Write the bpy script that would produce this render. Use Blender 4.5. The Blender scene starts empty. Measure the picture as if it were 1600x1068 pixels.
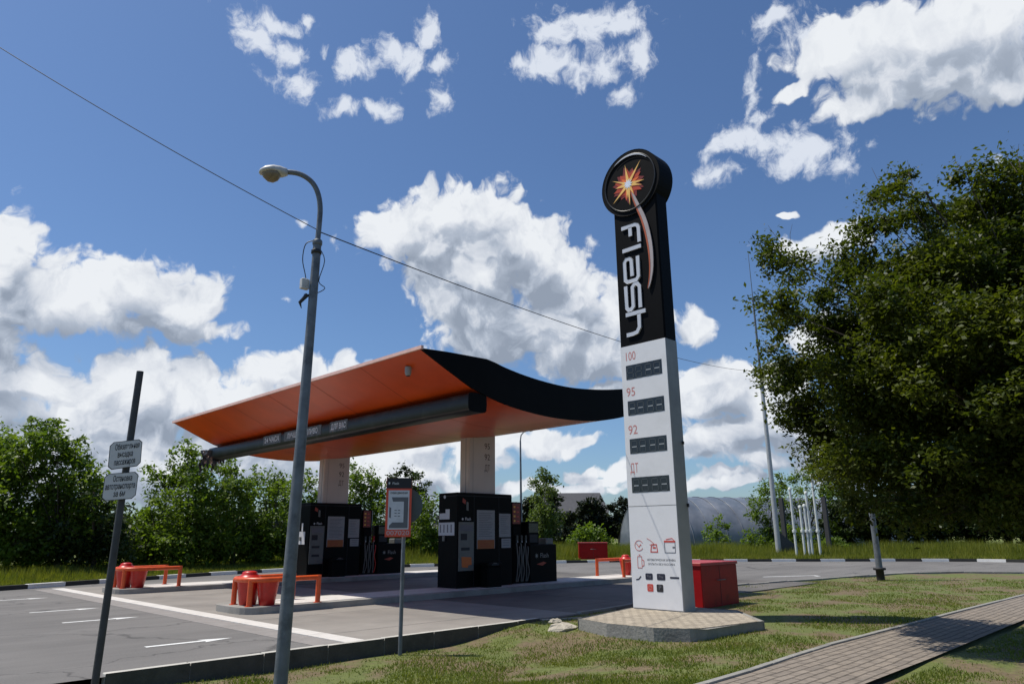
import bpy, bmesh, math, random
import numpy as np
from mathutils import Vector, Matrix
from mathutils.geometry import tessellate_polygon
S2 = math.sqrt(.5)
scn = bpy.context.scene
COL = scn.collection
random.seed(7)

# ------------------------------------------------------------------ camera
# world x runs along the pump islands (away to the right), y across the forecourt (away to the left)
CAM = Vector((0, 0, 1.6))
pitch, roll, F = math.atan(300/1100), math.atan(18/2280), 1100.0
fwd0, rgt0 = Vector((S2, S2, 0)), Vector((S2, -S2, 0))
FW = fwd0*math.cos(pitch) + Vector((0, 0, math.sin(pitch)))
UP0 = -fwd0*math.sin(pitch) + Vector((0, 0, math.cos(pitch)))
CX = rgt0*math.cos(roll) - UP0*math.sin(roll)
CU = UP0*math.cos(roll) + rgt0*math.sin(roll)
cam = bpy.data.cameras.new('camera'); co = bpy.data.objects.new('camera', cam); COL.objects.link(co)
cam.sensor_width = 36; cam.lens = F/1600*36; cam.clip_end = 3000; cam.clip_start = .05
m = Matrix((CX, CU, -FW)).transposed().to_4x4(); m.translation = CAM
co.matrix_world = m
scn.camera = co

def ray(x, y):
    return (FW*F + CX*(x-800) - CU*(y-534)).normalized()
def at(x, y, D):
    "the point on the sight line of photo pixel (x, y) at horizontal distance D metres"
    d = ray(x, y); return CAM + d*(D/math.hypot(d.x, d.y))

# ------------------------------------------------------------------ light
scn.view_settings.view_transform = 'Standard'; scn.view_settings.look = 'None'
scn.view_settings.exposure = 0.0; scn.view_settings.gamma = 1
SH = Vector((.275, -.37, -1.0))              # the way the sunlight travels
sun_el = math.atan2(1, math.hypot(SH.x, SH.y))
sl = bpy.data.lights.new('sun', 'SUN'); so = bpy.data.objects.new('sun', sl); COL.objects.link(so)
sl.energy = 5.0; sl.angle = math.radians(.53); sl.color = (1, .95, .86)
so.rotation_euler = SH.to_track_quat('-Z', 'Y').to_euler(); so.location = (-3, 4, 30)
sun_az = math.atan2(-SH.x, -SH.y)             # clockwise from +y

world = bpy.data.worlds.new('World'); scn.world = world; world.use_nodes = True
wt = world.node_tree; wt.nodes.clear()
def N(t, typ, **kw):
    n = t.nodes.new(typ)
    for k, v in kw.items():
        if k.startswith('i_'):
            n.inputs[int(k[2:]) if k[2:].isdigit() else k[2:].replace('_', ' ')].default_value = v
        else: setattr(n, k, v)
    return n
def math_n(t, op, a, b=None, c=None, clamp=False):
    n = t.nodes.new('ShaderNodeMath'); n.operation = op; n.use_clamp = clamp
    for i, v in enumerate((a, b, c)):
        if v is None: continue
        if isinstance(v, (int, float)): n.inputs[i].default_value = v
        else: t.links.new(v, n.inputs[i])
    return n.outputs[0]
def azel(x, y):
    d = ray(x, y); return (math.atan2(d.dot(rgt0), d.dot(fwd0)), math.asin(d.z))
CUMULUS = [(-60,500,110,120),(5,400,40,75),(105,470,120,62),(215,450,95,50),(280,480,70,55),(335,512,38,16),
 (20,600,140,36),(215,610,100,62),(290,625,100,60),(390,630,100,42),(460,590,75,38),(535,590,55,28),(90,690,150,34),(230,720,90,60),(330,700,90,40),(150,660,90,60),(420,700,110,50),(60,740,120,40),(-80,640,140,80),
 (690,335,78,52),(640,365,76,52),(755,335,72,48),(800,385,90,55),(720,430,80,50),(850,425,78,62),(890,460,62,45),(775,500,115,62),(880,520,95,55),(700,480,55,45),(930,555,70,34),(960,490,40,45),
 (1080,506,32,26),(1000,500,60,20),(950,606,60,14),(1105,590,62,36),(1140,620,80,36),(1060,640,50,18),(1210,620,60,50),
 (1160,680,72,30),(1225,668,50,34),(1110,705,60,22),(1290,700,60,60),
 (755,430,105,72),(685,400,66,58),(740,520,70,40),(870,762,110,12),(1130,752,70,10),(570,745,70,24),(660,700,50,24),
 (840,690,70,20),(895,690,36,12),(660,745,60,42),(745,715,50,30),(600,712,50,24),(430,735,100,24),(490,760,60,30),
 (918,738,40,11),(940,752,34,9),(975,738,26,14),(1130,740,40,9),(1190,722,40,10),
 (1275,382,62,26),(1262,522,52,26),(1230,330,20,6),
 (1330,60,105,46),(1440,55,150,66),(1400,105,110,56),(1335,165,44,26),(1490,110,90,58),(1575,130,46,22),(1545,40,60,60),(1240,138,26,16)]
WISPS = [(395,48,32,34),(442,82,28,28),(458,130,34,30),(430,30,60,14),(478,30,16,10),(560,108,36,26),(625,88,52,34),(663,52,22,28),(692,100,22,16),(590,182,44,15),(540,180,34,13),(692,155,24,22),(504,78,10,10),
 (868,48,40,34),(868,100,60,28),(935,108,42,34),(905,60,46,24),(965,42,60,22),(1000,95,26,38),(968,148,18,18),(820,96,26,10),(930,30,90,16),(1600,35,60,40),
 (1180,140,14,34),(1160,215,52,26),(1215,225,50,30),(1265,240,70,26),(1310,255,26,24),(1130,270,40,18),(1195,180,22,18),(1210,30,40,20),(1250,60,40,30),(1545,250,16,16),(470,340,8,6),(455,466,10,8)]
def blob_group(name, blobs, sc=1.0):
    g = bpy.data.node_groups.new(name, 'ShaderNodeTree')
    g.interface.new_socket('P', in_out='INPUT', socket_type='NodeSocketVector')
    g.interface.new_socket('D', in_out='OUTPUT', socket_type='NodeSocketFloat')
    gi = g.nodes.new('NodeGroupInput'); go = g.nodes.new('NodeGroupOutput')
    cur = None
    for (x, y, rx, ry) in blobs:
        a, e = azel(x, y)
        k = F*(1.0+((x-800)**2+(y-534)**2)/F**2)**.5 / math.cos(e)**.35
        rx_, ry_ = rx*sc/k/ (math.cos(e)**.7), ry*sc/k
        ma = N(g, 'ShaderNodeVectorMath', operation='MULTIPLY_ADD')
        ma.inputs[1].default_value = (1/rx_, 1/ry_, 0); ma.inputs[2].default_value = (-a/rx_, -e/ry_, 0)
        g.links.new(gi.outputs[0], ma.inputs[0])
        ln = N(g, 'ShaderNodeVectorMath', operation='LENGTH'); g.links.new(ma.outputs[0], ln.inputs[0])
        cur = ln.outputs['Value'] if cur is None else math_n(g, 'SMOOTH_MIN', cur, ln.outputs['Value'], .28)
    g.links.new(math_n(g, 'SUBTRACT', 1.0, cur), go.inputs[0])
    return g
def build_sky():
    t = wt; L = t.links.new
    tc = N(t, 'ShaderNodeTexCoord')
    def dot(v):
        n = N(t, 'ShaderNodeVectorMath', operation='DOT_PRODUCT'); n.inputs[1].default_value = v
        L(tc.outputs['Generated'], n.inputs[0]); return n.outputs['Value']
    az = math_n(t, 'ARCTAN2', dot(rgt0), dot(fwd0)); zz = dot((0, 0, 1)); el = math_n(t, 'ARCSINE', zz)
    P = N(t, 'ShaderNodeCombineXYZ'); L(az, P.inputs[0]); L(el, P.inputs[1]); P = P.outputs[0]
    def noise(scale, detail, rough, src, off=(0, 0, 0), dist=0.0, typ='FBM'):
        mp = N(t, 'ShaderNodeVectorMath', operation='ADD'); mp.inputs[1].default_value = off; L(src, mp.inputs[0])
        n = N(t, 'ShaderNodeTexNoise', noise_type=typ, noise_dimensions='2D'); n.inputs['Scale'].default_value = scale; n.inputs['Detail'].default_value = detail
        n.inputs['Roughness'].default_value = rough; n.inputs['Distortion'].default_value = dist
        L(mp.outputs[0], n.inputs['Vector']); return n
    # warp the coordinates so that no outline is an ellipse
    w = noise(9, 3, .55, P); w2 = noise(34, 2, .6, P, (3, 1, 0))
    def warp(src, n, amt):
        s = N(t, 'ShaderNodeVectorMath', operation='SUBTRACT'); s.inputs[1].default_value = (.5, .5, .5); L(n.outputs['Color'], s.inputs[0])
        k = N(t, 'ShaderNodeVectorMath', operation='MULTIPLY_ADD'); k.inputs[1].default_value = (amt, amt, 0); L(s.outputs[0], k.inputs[0]); L(src, k.inputs[2]); return k.outputs[0]
    PW = warp(warp(P, w, .055), w2, .009)
    gc, gw = blob_group('cumulus_field', CUMULUS), blob_group('wisp_field', WISPS, 1.06)
    def field(g, src):
        n = N(t, 'ShaderNodeGroup', node_tree=g); L(src, n.inputs[0]); return n.outputs[0]
    def shift(src, off):
        n = N(t, 'ShaderNodeVectorMath', operation='ADD'); n.inputs[1].default_value = off; L(src, n.inputs[0]); return n.outputs[0]
    def dens(src):
        f = field(gc, src)
        n = noise(13, 6, .60, src, (5, 2, 0)); bl = math_n(t, 'ABSOLUTE', math_n(t, 'MULTIPLY_ADD', n.outputs['Fac'], 2.0, -1.0))
        n2 = noise(46, 5, .62, src, (1, 7, 0)); b2 = math_n(t, 'ABSOLUTE', math_n(t, 'MULTIPLY_ADD', n2.outputs['Fac'], 2.0, -1.0))
        def heads(scale, off):      # rounded heads
            v = N(t, 'ShaderNodeTexVoronoi', feature='F1', voronoi_dimensions='2D'); v.inputs['Scale'].default_value = scale; L(shift(src, off), v.inputs['Vector']); return v.outputs['Distance']
        q = math_n(t, 'MULTIPLY_ADD', heads(21, (1, 0, 0)), -.62, math_n(t, 'MULTIPLY_ADD', heads(52, (4, 3, 0)), -.34, .34))
        return math_n(t, 'ADD', q, math_n(t, 'MULTIPLY_ADD', b2, .22, math_n(t, 'MULTIPLY_ADD', bl, .95, math_n(t, 'ADD', f, .07))))
    d0 = dens(PW); d1 = dens(shift(PW, (-.012, .024, 0)))
    def ss(v, lo, hi):
        n = N(t, 'ShaderNodeMapRange', interpolation_type='SMOOTHSTEP'); n.inputs[1].default_value = lo; n.inputs[2].default_value = hi; L(v, n.inputs[0]); return n.outputs[0]
    m0 = ss(d0, -.08, .30)
    # the wisps: thin and torn
    wn = noise(24, 7, .66, PW, (9, 4, 0))
    wd = math_n(t, 'ADD', field(gw, PW), math_n(t, 'MULTIPLY_ADD', wn.outputs['Fac'], 3.3, -1.60))
    m1 = math_n(t, 'MULTIPLY', ss(wd, -.2, .85), .95)
    # light on the clouds: heads lit, thick undersides grey
    slope = math_n(t, 'SUBTRACT', d0, d1)
    lit = ss(slope, -.50, .42); mott = noise(17, 6, .62, PW, (2, 9, 0)).outputs['Fac']
    thick = ss(field(gc, shift(P, (-.02, .055, 0))), .0, .75)
    grey = math_n(t, 'MULTIPLY', thick, math_n(t, 'MULTIPLY_ADD', lit, -.5, 1.0), clamp=True)
    grey = math_n(t, 'MULTIPLY_ADD', math_n(t, 'SUBTRACT', 1.0, lit), .34, math_n(t, 'MULTIPLY', grey, .72), clamp=True)
    grey = math_n(t, 'ADD', grey, math_n(t, 'MULTIPLY_ADD', mott, 1.1, -.53), clamp=True)
    high = ss(el, .42, .72); grey = math_n(t, 'MULTIPLY', grey, math_n(t, 'MULTIPLY_ADD', high, -.5, .86))
    ramp = N(t, 'ShaderNodeValToRGB'); L(grey, ramp.inputs[0]); r = ramp.color_ramp
    r.elements[0].position = .0; r.elements[0].color = (.84, .87, .91, 1)
    r.elements[1].position = 1; r.elements[1].color = (.235, .285, .37, 1)
    e = r.elements.new(.22); e.color = (.68, .72, .79, 1); e = r.elements.new(.5); e.color = (.44, .50, .60, 1)
    sky = N(t, 'ShaderNodeTexSky', sky_type='NISHITA', sun_disc=False, sun_elevation=sun_el, sun_rotation=sun_az)
    sky.air_density = 1.0; sky.dust_density = .8; sky.ozone_density = 3.0
    sc = N(t, 'ShaderNodeVectorMath', operation='MULTIPLY'); sc.inputs[1].default_value = SKY_GAIN; L(sky.outputs[0], sc.inputs[0])
    mixw = N(t, 'ShaderNodeMix', data_type='RGBA'); L(m1, mixw.inputs[0]); L(sc.outputs[0], mixw.inputs[6]); mixw.inputs[7].default_value = (.74, .79, .88, 1)
    mixc = N(t, 'ShaderNodeMix', data_type='RGBA'); L(m0, mixc.inputs[0]); L(mixw.outputs[2], mixc.inputs[6]); L(ramp.outputs[0], mixc.inputs[7])
    bg = N(t, 'ShaderNodeBackground'); bg.inputs[1].default_value = 1.0; L(mixc.outputs[2], bg.inputs[0])
    # scaled so that the Background strength stays in the physical sky's range
    bg.inputs[1].default_value = .1
    up = N(t, 'ShaderNodeVectorMath', operation='SCALE'); up.inputs['Scale'].default_value = 10.0; L(mixc.outputs[2], up.inputs[0]); L(up.outputs[0], bg.inputs[0])
    out = N(t, 'ShaderNodeOutputWorld'); L(bg.outputs[0], out.inputs[0])
SKY_GAIN = (.078, .094, .112)
build_sky()
world.cycles.sampling_method = 'MANUAL'; world.cycles.sample_map_resolution = 128

# ------------------------------------------------------------------ materials
MATS = {}
def M(name, base, rough=.6, metal=0.0, var=.12, scale=6.0, bump=0.0, bscale=None, spec=.5, coat=0.0, alt=None, altscale=1.2, altlo=.45, altw=.12, coord='Object', emit=None):
    if name in MATS: return MATS[name]
    mt = bpy.data.materials.new(name); mt.use_nodes = True; t = mt.node_tree; b = t.nodes['Principled BSDF']; L = t.links.new
    b.inputs['Roughness'].default_value = rough; b.inputs['Metallic'].default_value = metal
    b.inputs['Specular IOR Level'].default_value = spec; b.inputs['Coat Weight'].default_value = coat
    tc = N(t, 'ShaderNodeTexCoord')
    n = N(t, 'ShaderNodeTexNoise'); n.inputs['Scale'].default_value = scale; n.inputs['Detail'].default_value = 6; n.inputs['Roughness'].default_value = .6
    L(tc.outputs[coord], n.inputs['Vector'])
    mr = N(t, 'ShaderNodeMapRange'); mr.inputs[1].default_value = .25; mr.inputs[2].default_value = .75; mr.inputs[3].default_value = 1-var; mr.inputs[4].default_value = 1+var
    L(n.outputs['Fac'], mr.inputs[0])
    col = None
    if alt:
        n2 = N(t, 'ShaderNodeTexNoise'); n2.inputs['Scale'].default_value = altscale; n2.inputs['Detail'].default_value = 5; n2.inputs['Roughness'].default_value = .62
        L(tc.outputs[coord], n2.inputs['Vector'])
        m2 = N(t, 'ShaderNodeMapRange'); m2.inputs[1].default_value = altlo; m2.inputs[2].default_value = altlo+altw; L(n2.outputs['Fac'], m2.inputs[0])
        mx = N(t, 'ShaderNodeMix', data_type='RGBA'); mx.inputs[6].default_value = (*base, 1); mx.inputs[7].default_value = (*alt, 1); L(m2.outputs[0], mx.inputs[0]); col = mx.outputs[2]
    sc = N(t, 'ShaderNodeVectorMath', operation='SCALE'); L(mr.outputs[0], sc.inputs['Scale'])
    if col: L(col, sc.inputs[0])
    else: sc.inputs[0].default_value = base
    L(sc.outputs[0], b.inputs['Base Color'])
    if bump:
        nb = N(t, 'ShaderNodeTexNoise'); nb.inputs['Scale'].default_value = bscale or scale*5; nb.inputs['Detail'].default_value = 4; L(tc.outputs[coord], nb.inputs['Vector'])
        bp = N(t, 'ShaderNodeBump'); bp.inputs['Strength'].default_value = bump; bp.inputs['Distance'].default_value = .02; L(nb.outputs['Fac'], bp.inputs['Height']); L(bp.outputs[0], b.inputs['Normal'])
    if emit: b.inputs['Emission Color'].default_value = (*emit[:3], 1); b.inputs['Emission Strength'].default_value = emit[3]
    MATS[name] = mt; return mt
def brick_mat(name, c1, c2, mortar, w, h, scale=1.0, msize=.006, rot=0):
    mt = bpy.data.materials.new(name); mt.use_nodes = True; t = mt.node_tree; b = t.nodes['Principled BSDF']; L = t.links.new
    tc = N(t, 'ShaderNodeTexCoord'); mp = N(t, 'ShaderNodeMapping'); mp.inputs['Rotation'].default_value = (0, 0, rot); L(tc.outputs['Object'], mp.inputs[0])
    wn = N(t, 'ShaderNodeTexNoise'); wn.inputs['Scale'].default_value = 2.2; L(tc.outputs['Object'], wn.inputs['Vector'])
    wm = N(t, 'ShaderNodeVectorMath', operation='MULTIPLY_ADD'); wm.inputs[1].default_value = (.05, .05, 0); L(wn.outputs['Color'], wm.inputs[0]); L(mp.outputs[0], wm.inputs[2])
    br = N(t, 'ShaderNodeTexBrick'); L(wm.outputs[0], br.inputs['Vector']); br.inputs['Scale'].default_value = scale
    br.inputs['Color1'].default_value = (*c1, 1); br.inputs['Color2'].default_value = (*c2, 1); br.inputs['Mortar'].default_value = (*mortar, 1)
    br.inputs['Mortar Size'].default_value = msize; br.inputs['Brick Width'].default_value = w; br.inputs['Row Height'].default_value = h; br.inputs['Mortar Smooth'].default_value = .3
    n = N(t, 'ShaderNodeTexNoise'); n.inputs['Scale'].default_value = 5; n.inputs['Detail'].default_value = 7; n.inputs['Roughness'].default_value = .7; L(tc.outputs['Object'], n.inputs['Vector'])
    mr = N(t, 'ShaderNodeMapRange'); mr.inputs[1].default_value = .3; mr.inputs[2].default_value = .7; mr.inputs[3].default_value = .7; mr.inputs[4].default_value = 1.2; L(n.outputs['Fac'], mr.inputs[0])
    sc = N(t, 'ShaderNodeVectorMath', operation='SCALE'); L(br.outputs['Color'], sc.inputs[0]); L(mr.outputs[0], sc.inputs['Scale']); L(sc.outputs[0], b.inputs['Base Color'])
    bp = N(t, 'ShaderNodeBump'); bp.inputs['Strength'].default_value = .8; bp.inputs['Distance'].default_value = .012; bp.invert = True
    ad = math_n(t, 'MULTIPLY_ADD', n.outputs['Fac'], -.4, br.outputs['Fac']); L(ad, bp.inputs['Height']); L(bp.outputs[0], b.inputs['Normal'])
    b.inputs['Roughness'].default_value = .9; return mt
def leaf_mat(name, c1, c2, trans=.35):
    mt = bpy.data.materials.new(name); mt.use_nodes = True; t = mt.node_tree; L = t.links.new
    t.nodes.remove(t.nodes['Principled BSDF']); out = t.nodes['Material Output']
    g = N(t, 'ShaderNodeNewGeometry'); tc = N(t, 'ShaderNodeTexCoord')
    n = N(t, 'ShaderNodeTexNoise'); n.inputs['Scale'].default_value = .9; n.inputs['Detail'].default_value = 3; L(tc.outputs['Object'], n.inputs['Vector'])
    f = math_n(t, 'ADD', math_n(t, 'MULTIPLY', g.outputs['Random Per Island'], .6), math_n(t, 'MULTIPLY_ADD', n.outputs['Fac'], 1.6, -.6), clamp=True)
    mx = N(t, 'ShaderNodeMix', data_type='RGBA'); mx.inputs[6].default_value = (*c1, 1); mx.inputs[7].default_value = (*c2, 1); L(f, mx.inputs[0])
    d = N(t, 'ShaderNodeBsdfPrincipled'); d.inputs['Roughness'].default_value = .5; d.inputs['Specular IOR Level'].default_value = .3; L(mx.outputs[2], d.inputs['Base Color'])
    tr = N(t, 'ShaderNodeBsdfTranslucent'); sc = N(t, 'ShaderNodeVectorMath', operation='MULTIPLY'); sc.inputs[1].default_value = (1.3, 1.35, .5); L(mx.outputs[2], sc.inputs[0]); L(sc.outputs[0], tr.inputs[0])
    ms = N(t, 'ShaderNodeMixShader'); ms.inputs[0].default_value = trans; L(d.outputs[0], ms.inputs[1]); L(tr.outputs[0], ms.inputs[2]); L(ms.outputs[0], out.inputs[0])
    return mt

black = M('black_composite', (.0055, .0055, .006), .55, var=.2, scale=3, spec=.06)
blackp = M('black_painted_metal', (.006, .006, .0062), .5, var=.2, scale=4, bump=.04, bscale=30, spec=.06)
satin = M('satin_black_tube', (.012, .012, .012), .38, var=.3, scale=2.5, alt=(.03, .029, .028), altscale=1.4, altlo=.52, spec=.35)
orange = M('orange_composite_soffit', (.64, .078, .007), .30, var=.12, scale=1.2, alt=(.54, .058, .007), altscale=.5, altlo=.45, altw=.25)
orange_pipe = M('orange_painted_pipe', (.62, .085, .015), .4, var=.2, scale=9, alt=(.30, .05, .02), altscale=7, altlo=.62)
whitep = M('white_painted_panel', (.74, .74, .755), .42, var=.05, scale=2, alt=(.66, .66, .665), altscale=1.3, altlo=.55, altw=.2)
cream = M('cream_column_cladding', (.60, .53, .48), .5, var=.06, scale=2)
galv = M('galvanised_pole_metal', (.16, .175, .19), .55, .35, var=.25, scale=5, alt=(.10, .11, .12), altscale=3, altlo=.5, bump=.15, bscale=18)
darkpole = M('weathered_dark_pole', (.055, .056, .058), .6, .2, var=.3, scale=8, alt=(.11, .11, .11), altscale=5, altlo=.6, bump=.2, bscale=25)
palepole = M('pale_grey_pole', (.42, .43, .43), .5, .2, var=.15, scale=4)
whitepipe = M('white_vent_pipe_paint', (.62, .64, .60), .5, var=.1, scale=4)
lampshell = M('grey_lamp_shell', (.52, .51, .49), .45, var=.25, scale=18, alt=(.2, .17, .12), altscale=9, altlo=.6)
lampglass = M('dusty_lamp_glass', (.22, .17, .11), .35, var=.3, scale=20)
redm = M('red_painted_metal', (.30, .004, .006), .45, var=.18, scale=5, alt=(.22, .004, .005), altscale=3, altlo=.55, spec=.2)
redplastic = M('red_plastic', (.50, .016, .010), .38, var=.15, scale=6, alt=(.45, .02, .012), altscale=4, altlo=.55, bump=.1, bscale=9)
concrete = M('pad_concrete', (.245, .222, .196), .88, var=.10, scale=1.8, alt=(.19, .172, .152), altscale=.35, altlo=.45, altw=.2, bump=.15, bscale=60)
padshade = M('canopy_shade_concrete', (.125, .112, .10), .8, var=.2, scale=1.2, alt=(.075, .068, .062), altscale=.5, altlo=.42, altw=.25)  # concrete darkened in colour to deepen the canopy's shade
stripm = M('pale_drain_strip', (.56, .53, .49), .8, var=.12, scale=4)
gutter = M('grey_gutter_strip', (.235, .215, .20), .85, var=.15, scale=3, bump=.2, bscale=40)
kerbc = M('kerb_concrete', (.26, .25, .225), .9, var=.2, scale=5, alt=(.17, .165, .15), altscale=2.5, altlo=.52, bump=.5, bscale=22)
kerbdark = M('kerb_dark_face', (.075, .068, .054), .9, var=.35, scale=4, bump=.5, bscale=20)  # lawn-side kerb face, much darker than the top
kerbw = M('kerb_white_paint', (.80, .78, .73), .75, var=.12, scale=3, alt=(.55, .53, .50), altscale=3, altlo=.62)
kerbk = M('kerb_black_paint', (.035, .034, .030), .8, var=.3, scale=3)
islandm = M('island_concrete', (.30, .285, .26), .88, var=.15, scale=3, alt=(.22, .21, .19), altscale=1.5, altlo=.5, bump=.3, bscale=40)
markm = M('road_marking_paint', (.66, .66, .64), .8, var=.2, scale=14, alt=(.30, .30, .30), altscale=20, altlo=.62)
rubble = M('crumbled_concrete', (.40, .36, .29), .95, var=.3, scale=9, bump=1, bscale=30)
paper = M('printed_paper_white', (.30, .30, .31), .6, var=.15, scale=30)
paperb = M('white_paper_sheet', (.52, .52, .54), .6, var=.06, scale=12)
greyp = M('grey_terminal_panel', (.14, .14, .13), .5, var=.15, scale=8)
inkm = M('dark_print', (.02, .02, .025), .7)
inkg = M('grey_print', (.15, .15, .17), .7)
redprint = M('red_print', (.55, .07, .05), .6)
pinkprint = M('faded_red_print', (.55, .20, .18), .6)
orangeprint = M('orange_print', (.60, .14, .02), .5)
yellowprint = M('yellow_print', (.85, .42, .05), .5)
darkredprint = M('dark_red_print', (.34, .035, .012), .5)
whiteprint = M('white_print', (.75, .75, .77), .45)
silver = M('silver_raised_letter', (.62, .62, .64), .35, .2, var=.05)
sheet = M('white_sign_sheet', (.62, .61, .60), .5, var=.1, scale=8)
signback = M('bare_sign_back', (.085, .10, .10), .5, .4, var=.15, scale=5)
displayk = M('dark_display_glass', (.020, .024, .027), .18, var=.3, scale=9)
segm = M('unlit_segment', (.055, .065, .07), .4)
segl = M('unlit_segment_pale', (.34, .36, .37), .4)
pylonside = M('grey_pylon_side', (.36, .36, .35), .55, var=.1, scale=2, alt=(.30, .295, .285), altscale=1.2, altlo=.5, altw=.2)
hosem = M('black_rubber_hose', (.02, .02, .02), .5)
hosep = M('pale_hose_sleeve', (.13, .125, .115), .5, var=.2)
bark = M('tree_bark', (.075, .06, .045), .95, var=.3, scale=12, bump=.8, bscale=40)
soil = M('dry_soil', (.125, .098, .070), .95, var=.25, scale=4, bump=.6, bscale=40)
filmm = M('greenhouse_film', (.115, .135, .165), .38, var=.3, scale=.5, alt=(.26, .27, .30), altscale=.18, altlo=.50, altw=.2, bump=.3, bscale=1.5)
slate = M('grey_house_roof', (.065, .065, .072), .85, var=.2, scale=3)
wallm = M('dull_house_wall', (.16, .15, .14), .9, var=.15, scale=2)
glassm = M('dark_window_glass', (.02, .025, .03), .15)
shred = M('torn_insulation', (.36, .25, .21), .9, var=.4, scale=14)
shredk = M('torn_black_film', (.03, .03, .035), .5, var=.4, scale=10)

def asphalt_mat():
    mt = bpy.data.materials.new('asphalt'); mt.use_nodes = True; t = mt.node_tree; b = t.nodes['Principled BSDF']; L = t.links.new
    tc = N(t, 'ShaderNodeTexCoord')
    def nz(s, d=6, r=.6, scl=(1, 1, 1)):
        mp = N(t, 'ShaderNodeMapping'); mp.inputs['Scale'].default_value = scl; L(tc.outputs['Object'], mp.inputs[0])
        n = N(t, 'ShaderNodeTexNoise'); n.inputs['Scale'].default_value = s; n.inputs['Detail'].default_value = d; n.inputs['Roughness'].default_value = r; L(mp.outputs[0], n.inputs['Vector']); return n.outputs['Fac']
    big = nz(.22); streak = nz(.9, 5, .6, (.18, 1.6, 1)); fine = nz(45, 3, .7)
    a = math_n(t, 'MULTIPLY_ADD', big, .9, -.45); c = math_n(t, 'MULTIPLY_ADD', streak, .75, -.375); d = math_n(t, 'MULTIPLY_ADD', fine, .9, -.45)
    s = math_n(t, 'ADD', math_n(t, 'ADD', a, c), math_n(t, 'ADD', d, 1.0))
    sc = N(t, 'ShaderNodeVectorMath', operation='SCALE'); sc.inputs[0].default_value = (.140, .132, .124); L(s, sc.inputs['Scale']); L(sc.outputs[0], b.inputs['Base Color'])
    # cracks and oil spots
    vo = N(t, 'ShaderNodeTexVoronoi', feature='DISTANCE_TO_EDGE'); vo.inputs['Scale'].default_value = .23; wv = N(t, 'ShaderNodeTexNoise'); wv.inputs['Scale'].default_value = 1.1; wv.inputs['Detail'].default_value = 5; L(tc.outputs['Object'], wv.inputs['Vector'])
    wa = N(t, 'ShaderNodeVectorMath', operation='MULTIPLY_ADD'); wa.inputs[1].default_value = (1.6, 1.6, 0); L(wv.outputs['Color'], wa.inputs[0]); L(tc.outputs['Object'], wa.inputs[2]); L(wa.outputs[0], vo.inputs['Vector'])
    cr_ = N(t, 'ShaderNodeMapRange'); cr_.inputs[1].default_value = 0; cr_.inputs[2].default_value = .008; cr_.inputs[3].default_value = .45; cr_.inputs[4].default_value = 1; L(vo.outputs['Distance'], cr_.inputs[0])
    sp_ = nz(.85, 4, .5); so_ = N(t, 'ShaderNodeMapRange'); so_.inputs[1].default_value = .64; so_.inputs[2].default_value = .72; so_.inputs[3].default_value = 1; so_.inputs[4].default_value = .62; L(sp_, so_.inputs[0])
    L(math_n(t, 'MULTIPLY', math_n(t, 'MULTIPLY', s, cr_.outputs[0]), so_.outputs[0]), sc.inputs['Scale'])
    bp = N(t, 'ShaderNodeBump'); bp.inputs['Strength'].default_value = .5; bp.inputs['Distance'].default_value = .01; L(fine, bp.inputs['Height']); L(bp.outputs[0], b.inputs['Normal'])
    b.inputs['Roughness'].default_value = .9; return mt
asphalt = asphalt_mat()
lawnm = M('lawn_soil_and_turf', (.105, .125, .028), .95, var=.3, scale=9, alt=(.14, .103, .055), altscale=.8, altlo=.46, altw=.10, bump=.8, bscale=35)
fieldm = M('rough_field_grass', (.125, .150, .030), .95, var=.3, scale=.6, alt=(.14, .125, .05), altscale=.12, altlo=.5, altw=.2, bump=.8, bscale=6)
pavem = brick_mat('concrete_block_paving', (.235, .195, .155), (.205, .172, .14), (.10, .082, .062), .40, .125, 1.0, .014)
plinthpave = brick_mat('pale_block_paving', (.42, .36, .275), (.35, .30, .23), (.12, .10, .08), .22, .115, 1.0, .010, rot=math.radians(8))

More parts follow.
